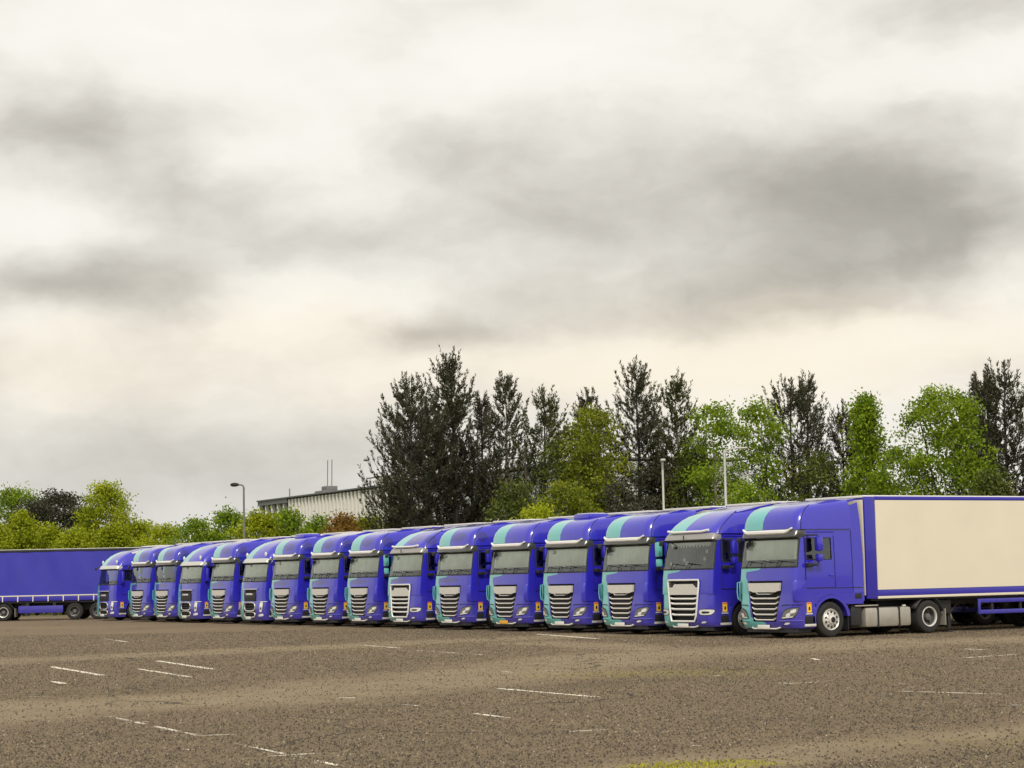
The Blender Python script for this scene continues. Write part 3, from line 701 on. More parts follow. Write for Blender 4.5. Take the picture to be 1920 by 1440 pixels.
            obj('lamp', patch(((1.02, .66), (1.13, .66), (1.14, .78), (1.03, .78)), .024, s), 'lens_grey', h); obj('light_strip', patch(((.98, 1.01), (1.36, 1.01), (1.36, 1.04), (.98, 1.035)), .02, s), 'lens', h)
            obj('corner_lamp', patch(((.86, .36), (1.2, .38), (1.2, .50), (.92, .46)), .014, s), 'lens', root)
        if kind != 'volvo': obj('fog_light', patch(((.80, .385), (1.0, .40), (1.04, .45), (.86, .45)), .012, s), 'lens', root)
    # grille
    if kind == 'xf':
        obj('grille_recess', M().box(-.8, .8, .13, .16, .45, 1.64), 'dark', root)
        obj('grille_panel', M().prism([(-.70, 1.56), (.70, 1.56), (.67, 1.34), (.55, 1.325), (.50, 1.30), (-.50, 1.30), (-.55, 1.325), (-.67, 1.34)], 'y', -.005, .06), 'silver', root)
        for z, h in ((1.245, .025), (1.12, .05), (.97, .05), (.82, .05), (.67, .05), (.52, .045)):
            obj('grille_bar', grille_bar(z, xk(z) - .03 if z < 1.2 else .36, -.005, h, .07), 'chrome', root)
        for z in (1.05, .895, .745, .595):
            obj('grille_slat', grille_bar(z, xk(z) - .05, .06, .05, .05, .03), 'black', root)
        for sd_, lo, hi in ((-1, nS - 1, nS + 3), (1, nS + 10, nS + 14)):
            fl = [(z, yf - .022, hwU + .022, rC, bul, xk(z), ysU, 0) for z, yf in ((1.04, .03), (1.08, .005), (1.56, .015), (1.62, .05))]
            obj('corner_flap', loft(fl, lambda i, j: 'p' if lo <= j < hi else None, close_back=False)['p'], 'cyan' if sd_ < 0 else 'blue', root)
        obj('grab_handle', M().tube([(-1.22, .16, 1.60), (-1.30, .10, 1.58), (-1.31, .09, 1.3), (-1.29, .10, 1.12), (-1.21, .16, 1.05)], .018, 6), 'cyan', root)
    elif kind == 'xg':
        obj('grille_recess', M().box(-.8, .8, .13, .16, .43, 1.70), 'dark', root)
        fr = M().tube([(-.56, -.045, .45), (-.63, -.03, .62), (-.76, -.0, 1.60), (-.74, .0, 1.68), (.74, .0, 1.68), (.76, .0, 1.60), (.63, -.03, .62), (.56, -.045, .45), (-.56, -.045, .45)], .028, 6); obj('grille_frame', fr, 'white', root)
        obj('grille_panel', M().prism([(-.70, 1.46), (-.52, 1.46), (-.42, 1.56), (.42, 1.56), (.52, 1.46), (.70, 1.46), (.68, 1.24), (-.68, 1.24)], 'y', -.02, .06), 'silver', root)
        for z in (1.12, .97, .81, .64): obj('grille_bar', grille_bar(z, xk(z) - .05, -.035, .055, .07, .02), 'white', root)
        for s in (-1, 1):
            obj('intake', M().prism([(s * .68, 1.62), (s * .45, 1.60), (s * .52, 1.50), (s * .69, 1.48)], 'y', .06, .1), 'black', root)
    else:
        obj('grille_recess', M().box(-.64, .64, .13, .16, .30, 1.62), 'dark', root)
        obj('grille_mesh', M().box(-.58, .58, .03, .10, 1.05, 1.42, .02), 'black', root)
        obj('grille_plate', M().box(-.38, .30, .02, .03, 1.32, 1.40, .004), 'silver', root)
        obj('bonnet_strip', M().box(-.75, .75, .02, .06, 1.56, 1.60, .015), 'silver', root)
        for (z0_, z1_) in ((.62, .98), (.33, .56)):
            p = []
            for k in range(21):
                t = 2 * math.pi * k / 20; c, q = math.cos(t), math.sin(t)
                p.append((.54 * math.copysign(abs(c) ** .45, c), -.01 + .05 * abs(c), (z0_ + z1_) / 2 + (z1_ - z0_) / 2 * math.copysign(abs(q) ** .6, q)))
            obj('grille_ring', M().tube(p, .026, 6), 'chrome', root)
        for z in (.72, .84, .45): obj('grille_slat', grille_bar(z, .48, .04, .04, .05, 0), 'black', root)
    zp = .25 if kind == 'volvo' else .27
    pl = obj('number_plate', M().box(-.27, .25, -.05, -.035, zp, zp + .115, .004), 'plate_white', root)
    if kind != 'volvo': obj('bumper_lip', M().tube([(-.62, .05, .31), (-.5, .0, .275), (.5, .0, .275), (.62, .05, .31)], .025, 5), 'silver', root)
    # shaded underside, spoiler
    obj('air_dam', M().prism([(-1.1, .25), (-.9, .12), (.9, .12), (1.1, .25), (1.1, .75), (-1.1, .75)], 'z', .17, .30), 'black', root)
    # warning placard and step recess on the side of the bumper
    st = M().box(1.235, 1.262, .42, .78, .40, .62, .01); obj('step_recess', st, 'dark', root)
    obj('step', M().box(1.19, 1.275, .40, .80, .33, .40, .01), 'silver', root)
    pc = obj('warning_placard', M().box(1.248, 1.256, .49, .66, .72, 1.0), 'yellow', root)
    obj('placard_band', M().box(1.257, 1.259, .495, .655, .955, .995), 'orange', pc); obj('placard_symbol', M().prism([(.545, .81), (.56, .88), (.60, .885), (.615, .83), (.605, .785), (.565, .78)], 'x', 1.257, 1.2595), 'dark', pc)
    obj('placard_light', M().box(1.248, 1.27, .45, .69, .665, .70, .008), 'silver', root)
    for s in (-1, 1):
        hxs = lambda z: s * (hwU - .035 * max(0, z - 2.0) + .003)
        obj('panel_seam', M().tube([(hxs(1.3), 1.60, 1.385), (hxs(1.3), 2.25, 1.385), (s * 1.243, 2.63, 1.385)], .010, 4), 'dark', root)
        obj('panel_seam', M().tube([(hxs(z), 2.25, z) for z in (1.26, 2.0, 3.0)], .009, 4), 'dark', root)
        obj('drip_rail', M().tube([(hxs(2.97), y, 2.965) for y in (.62, 1.2, 1.62)], .016, 5), 'blue', root)
        obj('vent_grille', M().box(min(s * 1.1, s * 1.246), max(s * 1.1, s * 1.246), 2.30, 2.56, 1.06, 1.22, .01), 'black', root)
    # mirrors
    for s in (-1, 1):
        bm_ = 'blue' if s > 0 else 'cyan'
        if kind == 'volvo':
            mi = obj('mirror', M().box(s * 1.43 - .08, s * 1.43 + .08, .50, .62, 2.0, 2.62, .05), 'blue', root)
            obj('mirror_arm', M().tube([(s * 1.2, .5, 1.93), (s * 1.42, .56, 2.03)], .03, 6), 'black', mi)
        elif kind == 'xg' and s < 0:
            mi = obj('mirror', M().box(-1.60, -1.38, .14, .30, 2.40, 2.86, .06), bm_, root); m2 = obj('wide_mirror', M().box(-1.58, -1.38, .15, .29, 2.10, 2.34, .05), bm_, root)
            obj('mirror_arm', M().tube([(-1.15, .42, 2.88), (-1.40, .24, 2.88), (-1.46, .22, 2.8)], .022, 6), 'black', mi); obj('mirror_arm', M().tube([(-1.15, .42, 2.06), (-1.42, .24, 2.04), (-1.46, .22, 2.15)], .026, 6), 'black', m2)
        else:
            mi = obj('mirror', M().box(s * 1.46 - .11, s * 1.46 + .11, .74, .92, 2.42, 2.84, .07), bm_, root)
            obj('mirror_arm', M().tube([(s * 1.2, .55, 2.88), (s * 1.44, .80, 2.88), (s * 1.46, .83, 2.8)], .022, 6), 'black', mi); obj('mirror_arm', M().tube([(s * 1.2, .55, 2.06), (s * 1.43, .80, 2.04), (s * 1.44, .83, 2.2)], .026, 6), 'black', mi)
            m2 = obj('wide_mirror', M().box(s * 1.45 - .10, s * 1.45 + .10, .75, .91, 2.14, 2.35, .05), bm_, root)
            obj('mirror_foot', M().box(s * 1.31 - .09, s * 1.31 + .09, .48, .70, 1.98, 2.10, .04), 'black', m2)
    obj('front_mirror', M().box(-1.12, -.98, -.05, .06, 2.72, 2.86, .04).tube([(-1.1, .2, 2.86), (-1.05, .0, 2.85)], .02, 5), 'black', root)
    # wheel arches, wheels, chassis
    for s in (-1, 1):
        arc = M(); n = 14; yc, zc = 1.40, .50; pv = []
        for k in range(n + 1):
            t = R(-12 + 184 * k / n) if k else R(-12)
            c, q = math.cos(t), math.sin(t)
            pv.append((yc - .60 * c, zc + .60 * q, yc - .70 * c, zc + .70 * q))
        for k, (a0, b0, a1, b1) in enumerate(pv):
            arc.v += [(s * 1.0, a0, b0), (s * 1.262, a0, b0), (s * 1.262, a1, b1), (s * 1.0, a1, b1)]
            if k:
                i0 = (k - 1) * 4; i1 = k * 4
                for e in range(4): arc.f.append((i0 + e, i0 + (e + 1) % 4, i1 + (e + 1) % 4, i1 + e))
        obj('wheel_arch', arc, 'blue', root)
        # panel over the arch and skirt behind it
        up_ = M(); poly = [(.80, 1.248)] + [(p[2], p[3]) for p in pv if p[3] > .95] + [(2.62, 1.0), (2.62, 1.248)]
        poly = [(.795, 1.248), (.795, .95)] + [(yc - .705 * math.cos(R(t)), zc + .705 * math.sin(R(t))) for t in range(40, 141, 10)] + [(2.02, .92), (2.62, .92), (2.62, 1.248)]
        up_.prism(poly, 'x', s * 1.05, s * 1.244); obj('cab_skirt', up_, 'blue', root)
        obj('mud_flap', M().box(s * .78 - .24 * (s > 0) - .0, s * .78 + .46 if s > 0 else s * .78 + .24, 2.02, 2.06, .25, .95) if False else M().box(min(s * .75, s * 1.2), max(s * .75, s * 1.2), 2.04, 2.07, .20, .98), 'black', root)
        wheel(root, s * 1.225, 1.40, .50, .33, s)
        wheel(root, s * 1.24, 5.18, .48, .62, s, True, 'rim_dark')
        # rear mudguard
        mg = M(); pv = [(5.18 - .60 * math.cos(R(t)), .48 + .60 * math.sin(R(t))) for t in range(25, 166, 14)]
        for k, (y, z) in enumerate(pv):
            mg.v += [(s * .62, y, z), (s * 1.24, y, z)]
            if k: mg.f.append((2 * k - 2, 2 * k - 1, 2 * k + 1, 2 * k))
        mo = obj('mudguard', mg, 'chassis', root)
        md = mo.modifiers.new('thickness', 'SOLIDIFY'); md.thickness = .03
        obj('mud_flap', M().box(min(s * .65, s * 1.22), max(s * .65, s * 1.22), 5.82, 5.85, .22, .70), 'mud', root)
        obj('chassis_rail', M().box(s * .40 - .04, s * .40 + .04, .7, 6.0, .62, .90), 'chassis', root)
        tk = obj('fuel_tank', M().box(min(s * .55, s * 1.2), max(s * .55, s * 1.2), 2.72, 4.50, .24, .80, .09), 'steel', root)
        for yy in (3.20, 4.02): obj('strap', M().box(min(s * .53, s * 1.215), max(s * .53, s * 1.215), yy - .035, yy + .035, .225, .815, .02), 'black', tk)
        obj('filler_cap', M().lathe([(0, .06), (.05, .06), (.055, 0)], (s * 1.1, 4.3, .80), 'z', 12), 'silver', tk)
        obj('service_box', M().box(min(s * .6, s * 1.15), max(s * .6, s * 1.15), 2.22, 2.62, .30, .85, .03), 'chassis', root)
        obj('tread_plate', M().box(min(s * .55, s * 1.2), max(s * .55, s * 1.2), 2.35, 3.22, .84, .875, .006), 'steel', root)
    obj('axle', M().box(-.85, .85, 1.32, 1.48, .40, .56), 'chassis', root); obj('axle', M().box(-.6, .6, 5.08, 5.28, .38, .60), 'chassis', root)
    obj('fifth_wheel', M().prism([(-.45, 4.7), (.45, 4.7), (.45, 5.3), (.12, 5.55), (-.12, 5.55), (-.45, 5.3)], 'z', .905, 1.0), 'chassis', root)
    obj('engine', M().box(-.36, .36, .5, 2.1, .45, 1.22, .05), 'dark', root)
    return root

def roof_ac(parent):
    o = obj('roof_air_unit', M().box(-.48, .48, .95, 1.75, 3.74, 3.95, .07).box(-.42, .42, .90, 1.0, 3.76, 3.86, .03), 'blue', parent)
    obj('vent_cap', M().box(-.38, .38, 1.05, 1.66, 3.945, 3.965, .008), 'roof_white', o); return o
def badge(parent, x=-.86, y=None, z=2.62):
    yy = .17 + .08 * (x / 1.24) ** 2 - .02
    return obj('windscreen_disc', M().lathe([(0, .125), (.012, .125), (.012, 0)], (x, yy + .02, z), 'y', 14).lathe([(0, .05), (.01, .05), (.01, 0)], (x + .02, yy + .035, z + .12), 'y', 10), 'dark', parent)

# ------------------------------------------------------------------ trailers
def make_trailer(curtain=False):
    root = thing('semi_trailer', '-', 'trailer')
    LN = 13.6; zb, zt = 1.05, 4.0; hw = 1.275
    if not curtain:
        obj('body', M().box(-hw + .02, hw - .02, .03, LN, zb + .03, zt - .06), 'trailer_blue', root)
        for s in (-1, 1):
            x0, x1 = sorted((s * (hw - .012), s * (hw + .004)))
            obj('side_panel', M().box(x0, x1, .42, LN - .15, 1.30, 3.87), 'panel_white', root)
            x0, x1 = sorted((s * (hw - .05), s * (hw + .014)))
            fr = M().box(x0, x1, 0, .40, zb, zt - .03, .01); obj('corner_post', fr, 'trailer_blue', root)
            obj('rear_post', M().box(x0, x1, LN - .13, LN + .02, zb, zt - .03, .01), 'trailer_blue', root)
            obj('top_rail', M().box(x0, x1, .402, LN - .132, 3.875, zt - .02, .02), 'trailer_blue', root)
            obj('bottom_rail', M().box(x0, x1, .402, LN - .132, 1.12, 1.292, .008), 'trailer_blue', root)
            x0, x1 = sorted((s * (hw - .05), s * (hw + .02)))
            obj('marker_strip', M().box(x0, x1, .402, LN - .132, zb - .005, 1.115, .006), 'panel_white', root)
        obj('front_panel', M().box(-hw + .06, hw - .06, -.02, .028, zb + .1, zt - .12, .008), 'panel_white', root)
        obj('roof', M().box(-hw + .01, hw - .01, .0, LN, zt - .058, zt + .01, .02), 'roof_white', root)
    else:
        LN = 10.7; zt = 4.0
        obj('body', M().box(-hw + .05, hw - .05, .03, LN - .02, zb + .03, zt - .05), 'chassis', root)
        for s in (-1, 1):
            mm = M(); n = 107; k2 = 14                # curtain with soft folds
            for i in range(n + 1):
                y = .12 + (LN - .24) * i / n
                for k in range(k2 + 1):
                    z = 1.42 + (3.86 - 1.42) * k / k2
                    w = .010 * math.sin(y * 5.1 + .6 * math.sin(z * 2.1)) + .008 * math.sin(y * 1.7 + z * 1.3)
                    mm.v.append((s * (hw - .01 + w), y, z))
                    if i and k:
                        b = i * (k2 + 1) + k; mm.f.append((b, b - 1, b - k2 - 2, b - k2 - 1))
            obj('side_curtain', mm, 'curtain_blue', root)
            x0, x1 = sorted((s * (hw - .06), s * (hw + .02)))
            obj('top_rail', M().box(x0, x1, 0, LN, 3.86, zt, .03), 'black', root)
            obj('side_board', M().box(x0, x1, .0, LN, 1.10, 1.40, .01), 'trailer_blue', root)
            x0, x1 = sorted((s * (hw - .02), s * (hw + .045)))
            obj('buckle_rail', M().box(x0, x1, .0, LN, 1.36, 1.42, .012), 'panel_white', root)
            y = .3
            while y < LN:
                obj('board_post', M().box(x0, x1, y - .03, y + .03, 1.06, 1.36, .006), 'panel_white', root); y += .86
            obj('corner_post', M().box(x0, x1, LN, LN + .08, zb, zt - .03, .01), 'trailer_blue', root)
        obj('front_panel', M().box(-hw, hw, -.03, .02, zb, zt, .01), 'trailer_blue', root)
        obj('roof', M().box(-hw + .02, hw - .02, .0, LN, zt - .04, zt + .02, .02), 'roof_white', root)
    obj('chassis', M().box(-.55, -.43, 1.0, LN - .1, .80, zb + .04).box(.43, .55, 1.0, LN - .1, .80, zb + .04).box(-1.2, 1.2, .2, LN - .1, .99, zb + .02), 'chassis', root)
    ly = 3.5 if not curtain else 2.3
    for s in (-1, 1):
        if s: lg = obj('landing_leg', M().box(s * .9 - .06, s * .9 + .06, ly - .06, ly + .06, .12, 1.0, .01).box(s * .9 - .15, s * .9 + .15, ly - .13, ly + .13, .0, .05, .01).tube([(s * .9, ly, .5), (s * .9, ly + .6, 1.0)], .03, 5), 'chassis', root)
    axs = [LN - 5.0, LN - 3.69, LN - 2.38] if not curtain else [LN - 4.62, LN - 3.31, LN - 2.0]
    for y in axs:
        for s in (-1, 1): wheel(root, s * 1.24, y, .48, .38, s, True, 'rim_dark', n=20)
    obj('axle', M().box(-.9, .9, axs[0] - .06, axs[0] + .06, .42, .54).box(-.9, .9, axs[1] - .06, axs[1] + .06, .42, .54).box(-.9, .9, axs[2] - .06, axs[2] + .06, .42, .54).box(-.6, .6, axs[0] - .5, axs[2] + .4, .54, .82), 'chassis', root)
    g0, g1 = (4.45, axs[0] - .75) if not curtain else (2.9, axs[0] - .65)
    for s in (-1, 1):
        x0, x1 = sorted((s * 1.20, s * 1.235))
        if not curtain:
            obj('side_guard', M().box(x0, x1, g0, g1, .83, .95, .01).box(x0, x1, g0, g1, .50, .62, .01).box(x0 - .002, x1 + .002, g0 - .02, g0 + .08, .50, .95, .01), 'trailer_blue', root)
            for k in range(3):
                y = g0 + .6 + (g1 - g0 - 1) * k / 2; obj('guard_post', M().box(s * 1.17 - .03, s * 1.17 + .03, y - .04, y + .04, .48, 1.05), 'chassis', root)
        else:
            obj('side_guard', M().box(x0, x1, g0, g1, .42, .82, .02), 'trailer_blue', root)
            for k in range(2): y = g0 + .5 + k * (g1 - g0 - 1); obj('guard_post', M().box(s * 1.1 - .08, s * 1.1 + .08, y - .08, y + .08, .25, 1.0), 'chassis', root)
    obj('air_tank', M().lathe([(0, 0), (0, .13), (.8, .13), (.8, 0)], (-.1, 3.3, .74), 'y', 12).box(.55, 1.05, 3.0, 3.5, .55, .95, .02), 'chassis', root)
    obj('tail_bar', M().box(-1.2, 1.2, LN - .12, LN - .02, .45, .62, .01).box(-.5, -.4, LN - .25, LN - .1, .55, .85).box(.4, .5, LN - .25, LN - .1, .55, .85), 'chassis', root)
    return root

# ------------------------------------------------------------------ the row
def place(o, loc, ang): o.location = loc; o.rotation_euler = (0, 0, -ang)
w1 = ground_at(1553, 1195); org1 = w1 - ax_x * 1.05 - ax_y * 1.40
corner1 = org1 + ax_x * -1.24 + ax_y * .2
RD = (ray(-1180, 1127)); rowd = Vector((RD.x, RD.y, 0)).normalized()
LEFT = [1392, 1246, 1131, 1021.5, 920, 819, 730, 653, 582, 511, 452.5, 395.5, 335, 291.5, 246, 184]
KINDS = ['xf', 'xg', 'xf', 'xf', 'xf', 'xf', 'xg', 'xf', 'xf', 'xf', 'volvo', 'xf', 'volvo', 'xf', 'xf', 'volvo']
def on_row(px):
    lo, hi = -6.0, 90.0
    for _ in range(50):
        mid = (lo + hi) / 2; q = corner1 + rowd * mid; q.z = .7
        if project(q)[0] > px: lo = mid
        else: hi = mid
    return corner1 + rowd * lo
protos = {k: make_tractor(k, 'tractor_unit') for k in ('xf', 'xg', 'volvo')}
tr0 = make_trailer()
LABEL = [
 'nearest blue and cyan tractor unit, right end of the row, full side visible',
 'blue tractor unit second from right, white-framed grille, scalloped pelmet in its windscreen',
 'blue tractor unit third from right with wide cyan roof stripe',
 'blue tractor unit fourth from right with an air unit on its roof',
 'blue tractor unit fifth from right with an amber number plate',
 'blue tractor unit sixth from right, left neighbour of the amber-plated one',
 'low-roofed blue tractor unit seventh from right, white-framed grille, middle of row',
 'blue tractor unit eighth from right, left neighbour of the low-roofed one',
 'blue tractor unit ninth from right with chrome-barred grille and black windscreen disc',
 'blue tractor unit tenth from right with an air unit on its roof',
 'sloping-roofed blue tractor unit sixth from left with round-ended black grille',
 'blue tractor unit fifth from left, between two sloping-roofed ones',
 'sloping-roofed blue tractor unit fourth from left with L-shaped lamps',
 'blue tractor unit third from left with chrome-barred grille and dark windscreen',
 'blue tractor unit second from left, right neighbour of the last in the row',
 'farthest blue tractor unit, left end of the row, before the curtain-sided trailer']
TLABEL = ['cream white panelled box trailer with blue frame behind the nearest tractor unit'] + \
 ['blue-framed box trailer behind tractor unit %s, mostly hidden, pale roof edge' % n for n in
  ('second from right', 'third from right', 'fourth from right', 'fifth from right', 'sixth from right', 'seventh from right', 'eighth from right', 'ninth from right', 'tenth from right',
   'sixth from left', 'fifth from left', 'fourth from left', 'third from left', 'second from left', 'at left end')]
BADGE = {0, 2, 4, 5, 7, 8, 11}; AC = {3, 9}; NOSHEET = {1, 13, 14, 15}
used = set(); trucks = []
for i, (px, k) in enumerate(zip(LEFT, KINDS)):
    c = on_row(px); og = c - ax_x * -1.24 - ax_y * .2
    ang = AX + R(random.uniform(-.5, .5)) if i else AX
    skip = ('reflection_sheet',) if i in NOSHEET else ()
    t = copy_tree(protos[k], None, skip); place(t, og, ang); trucks.append(t)
    tag(t, LABEL[i], 'truck', 'tractor units parked in a row')
    if 5 <= i and k != 'volvo':
        for ch in t.children:
            nm = ch.name.split('.')[0]
            if nm in ('cab', 'roof', 'bumper') and nm != 'bumper':
                ch.material_slots[0].link = 'OBJECT'; ch.material_slots[0].material = MAT['cab_paint_patched' if nm == 'cab' else 'roof_paint_patched']
    if i in BADGE: badge(t)
    if i in AC: roof_ac(t)
    if i == 4:
        for ch in t.children:
            if ch.name.startswith('number_plate'):
                ch.data = ch.data.copy(); ch.data.materials.clear(); ch.data.materials.append(MAT['plate_amber'])
    if i == 1:       # scalloped pelmet and small stickers inside the windscreen
        pm = M(); n = 28
        for q in range(n):
            x0, x1 = -1.0 + 2.0 * q / n, -1.0 + 2.0 * (q + 1) / n; y = .245 + .075 * ((x0 + x1) / 2) ** 2
            z1 = 2.80; zm = 2.69 + .04 * math.cos(q * math.pi * .9)
            pm.add([(x0, y, z1), (x1, y, z1), (x1, y, zm + .02), ((x0 + x1) / 2, y, zm - .02), (x0, y, zm + .02)], [(0, 1, 2, 3, 4)])
        obj('pelmet', pm, 'paper', t)
        for x, z in ((-.82, 2.18), (.82, 2.3), (.88, 2.52), (-.1, 2.28), (-.6, 2.14)): obj('sticker', M().box(x - .05, x + .05, .095 + (z - 2) * .19 + .07 * x * x, .10 + (z - 2) * .19 + .07 * x * x, z - .05, z + .05), 'paper', t)
    tr = copy_tree(tr0); place(tr, og + ax_y * 2.74, ang)
    tag(tr, TLABEL[i], 'trailer', 'semi trailers coupled to the row')
def drop(o):
    for ch in list(o.children): drop(ch)
    bpy.data.objects.remove(o)
drop(tr0)
# the separate curtain trailer at the left, with its own tractor unit mostly out of the picture
ct = make_trailer(True)
pw = ground_at(183, 1161); dirx = Vector((1, .0, 0)); 
ctY = pw.y; x_at = lambda px: (at_y(px, 1160, ctY)).x
ct.location = (x_at(183) - 10.7 + 3.31, ctY, 0); ct.rotation_euler = (0, 0, R(-90))
# near side must be at depth ctY
ct.location.y = ctY + 1.25
tag(ct, 'blue curtain-sided trailer standing crosswise at the far left edge', 'trailer')
t = protos['xf']; kx = x_at(6)
t2 = copy_tree(t); t2.location = (kx - 5.18, ctY + 1.25, 0); t2.rotation_euler = (0, 0, R(-90))
tag(t2, 'tractor unit cut off by the left picture edge, coupled to the curtain-sided trailer', 'truck')
for k in protos.values(): drop(k)

# ------------------------------------------------------------------ trees
def leaf_mat(name, c1, c2, c3, transl=.3):
    mm = bpy.data.materials.new(name); mm.use_nodes = True; MAT[name] = mm; nt = mm.node_tree; N = nt.nodes; L = nt.links; b = N['Principled BSDF']
    at = N.new('ShaderNodeAttribute'); at.attribute_name = 'rnd'; rp = N.new('ShaderNodeValToRGB'); L.new(at.outputs['Fac'], rp.inputs[0])
    e = rp.color_ramp.elements; e[0].color = (*c1, 1); e[1].color = (*c3, 1); x = e.new(.5); x.color = (*c2, 1)
    L.new(rp.outputs[0], b.inputs['Base Color']); b.inputs['Roughness'].default_value = .6; b.inputs['Specular IOR Level'].default_value = .3
    tr = N.new('ShaderNodeBsdfTranslucent'); L.new(rp.outputs[0], tr.inputs[0]); mx = N.new('ShaderNodeMixShader'); mx.inputs[0].default_value = transl
    L.new(b.outputs[0], mx.inputs[1]); L.new(tr.outputs[0], mx.inputs[2]); L.new(mx.outputs[0], N['Material Output'].inputs[0]); return mm
leaf_mat('pine_needles', (.022, .025, .014), (.050, .052, .027), (.105, .098, .048), .15)
leaf_mat('pine_olive', (.030, .038, .012), (.055, .065, .018), (.095, .10, .030), .15)
leaf_mat('pine_brown', (.032, .025, .021), (.062, .048, .038), (.10, .08, .055), .12)
leaf_mat('leaf_green', (.10, .16, .010), (.22, .33, .016), (.38, .49, .035), .5)
leaf_mat('leaf_lime', (.15, .19, .006), (.35, .41, .012), (.55, .57, .04), .5)
leaf_mat('leaf_moss', (.085, .115, .008), (.21, .25, .014), (.38, .40, .035), .45)
leaf_mat('leaf_mid', (.045, .065, .012), (.105, .135, .020), (.20, .23, .035), .35)
leaf_mat('leaf_rust', (.14, .08, .015), (.28, .15, .03), (.38, .28, .04), .35)
leaf_mat('leaf_dark', (.028, .030, .018), (.055, .055, .030), (.10, .095, .05), .2)
mat('bark', (.065, .048, .036), .9, 0, 0, .35, 3, .5, 14); mat('bark_pale', (.19, .15, .105), .9, 0, 0, .3, 3, .5, 14); mat('bark_dark', (.035, .028, .024), .9, 0, 0, .35, 3)
def blades(C, D, n_len, n_wid, rng, rnd):
    """diamond shaped leaves at C pointing along D"""
    n = len(C); D = D / np.linalg.norm(D, axis=1, keepdims=True); t = rng.normal(size=(n, 3)); S = np.cross(D, t); S /= np.linalg.norm(S, axis=1, keepdims=True) + 1e-9
    ln = n_len * rng.uniform(.7, 1.3, (n, 1)); w = n_wid * rng.uniform(.7, 1.3, (n, 1))
    V = np.stack([C, C + D * ln * .5 + S * w * .5, C + D * ln, C + D * ln * .5 - S * w * .5], 1).reshape(-1, 3)
    return V, np.repeat(rnd, 4)
def quad_mesh(name, V, rnd):
    n = len(V) // 4; me = bpy.data.meshes.new(name); me.vertices.add(len(V)); me.vertices.foreach_set('co', V.astype(np.float32).ravel())
    me.loops.add(4 * n); me.loops.foreach_set('vertex_index', np.arange(4 * n, dtype=np.int32)); me.polygons.add(n)
    me.polygons.foreach_set('loop_start', np.arange(0, 4 * n, 4, dtype=np.int32)); me.update(calc_edges=True)
    at = me.attributes.new('rnd', 'FLOAT', 'POINT'); at.data.foreach_set('value', rnd.astype(np.float32)); return me
def finish_tree(name, label, cat, loc, group, trunk, bark, leaves, rnd, lmat, rz=0):
    r = thing(name, label, cat, loc, 0, group); obj('trunk', trunk, bark, r, fixn=False); obj('crown', quad_mesh('crown', leaves, rnd), lmat, r, smooth=False); return r
def pine(loc, H, W, hb, seed, label, lmat='pine_needles', dens=1.0, lean=0., bark='bark_dark', tops=3):
    """conifer: whorls of branches whose tips turn up into candle-like shoots"""
    rng = np.random.default_rng(seed); tm = M(); C, D, Rn = [], [], []
    tr = .012 * H + .05
    pts = [(lean * (k / 6) ** 2 + rng.normal(0, .04) * (k > 0), rng.normal(0, .04) * (k > 0), H * k / 6) for k in range(7)]
    tm.tube(pts, [tr * (1.25 if k == 0 else 1 - .15 * k) for k in range(7)], 7)
    tp = np.array(pts)
    def tpos(z): return np.array([np.interp(z, tp[:, 2], tp[:, 0]), np.interp(z, tp[:, 2], tp[:, 1]), z])
    def shoot(p, d, ln, nb):
        d = d / np.linalg.norm(d); t = rng.random(nb); q = p + d * (t * ln)[:, None]
        o = rng.normal(size=(nb, 3)); o -= d * (o @ d)[:, None]; o /= np.linalg.norm(o, axis=1, keepdims=True)
        C.append(q); D.append(o * .55 + d * .9); Rn.append(np.clip(rng.normal(.35 + .3 * (p[2] / H), .22, nb), 0, 1))
    z = hb; gap = .42
    while z < H - .3:
        t = (z - hb) / (H - hb)
        prof = (min(1, .6 + 1.6 * t) if t < .25 else max(.05, (1 - t) / .75) ** .78)
        nb = rng.integers(4, 7)
        for k in range(nb):
            L = W / 2 * 1.5 * prof * rng.uniform(.42, 1.1); a = rng.random() * 6.283; o = np.array([math.cos(a), math.sin(a), 0]); p0 = tpos(z + rng.uniform(-.2, .2))
            rise = rng.uniform(.05, .35) + .45 * t
            br = []
            for q in range(6):
                u = q / 5; br.append(p0 + o * L * u + np.array([0, 0, L * (rise * u - .18 * math.sin(u * 3.1) * (1 - t) + .22 * u ** 3)]))
            tm.tube(br, [max(.012, .035 * L * .5 * (1 - .8 * q / 5)) for q in range(6)], 4, False)
            ns = max(3, int(L / .24 * dens))
            for q in range(ns):
                u = .25 + .75 * (q + rng.random()) / ns; f = u * 5; i0 = min(4, int(f)); p = br[i0] + (br[i0 + 1] - br[i0]) * (f - i0)
                side = np.cross(o, [0, 0, 1]) * rng.normal(0, .75)
                d = o * rng.uniform(.2, .8) + side + np.array([0, 0, rng.uniform(.35, 1.5)])
                shoot(p + side * .25 * L * .35, d, rng.uniform(.4, .8), int(rng.integers(18, 28)))
            shoot(br[-1], o * .35 + np.array([0, 0, 1.1]), rng.uniform(.75, 1.25), 36)
        z += gap * rng.uniform(.8, 1.2)
    for k in range(tops):
        p = tpos(H - .5) + np.array([rng.normal(0, .16), rng.normal(0, .16), 0]); shoot(p, np.array([rng.normal(0, .12), rng.normal(0, .12), 1]), rng.uniform(1.0, 1.5), 40)
    C = np.concatenate(C); D = np.concatenate(D); V, rn = blades(C, D, .21, .055, rng, np.concatenate(Rn))
    return finish_tree('conifer_tree', label, 'tree', loc, 'trees behind the lorry park', tm, bark, V, rn, lmat)
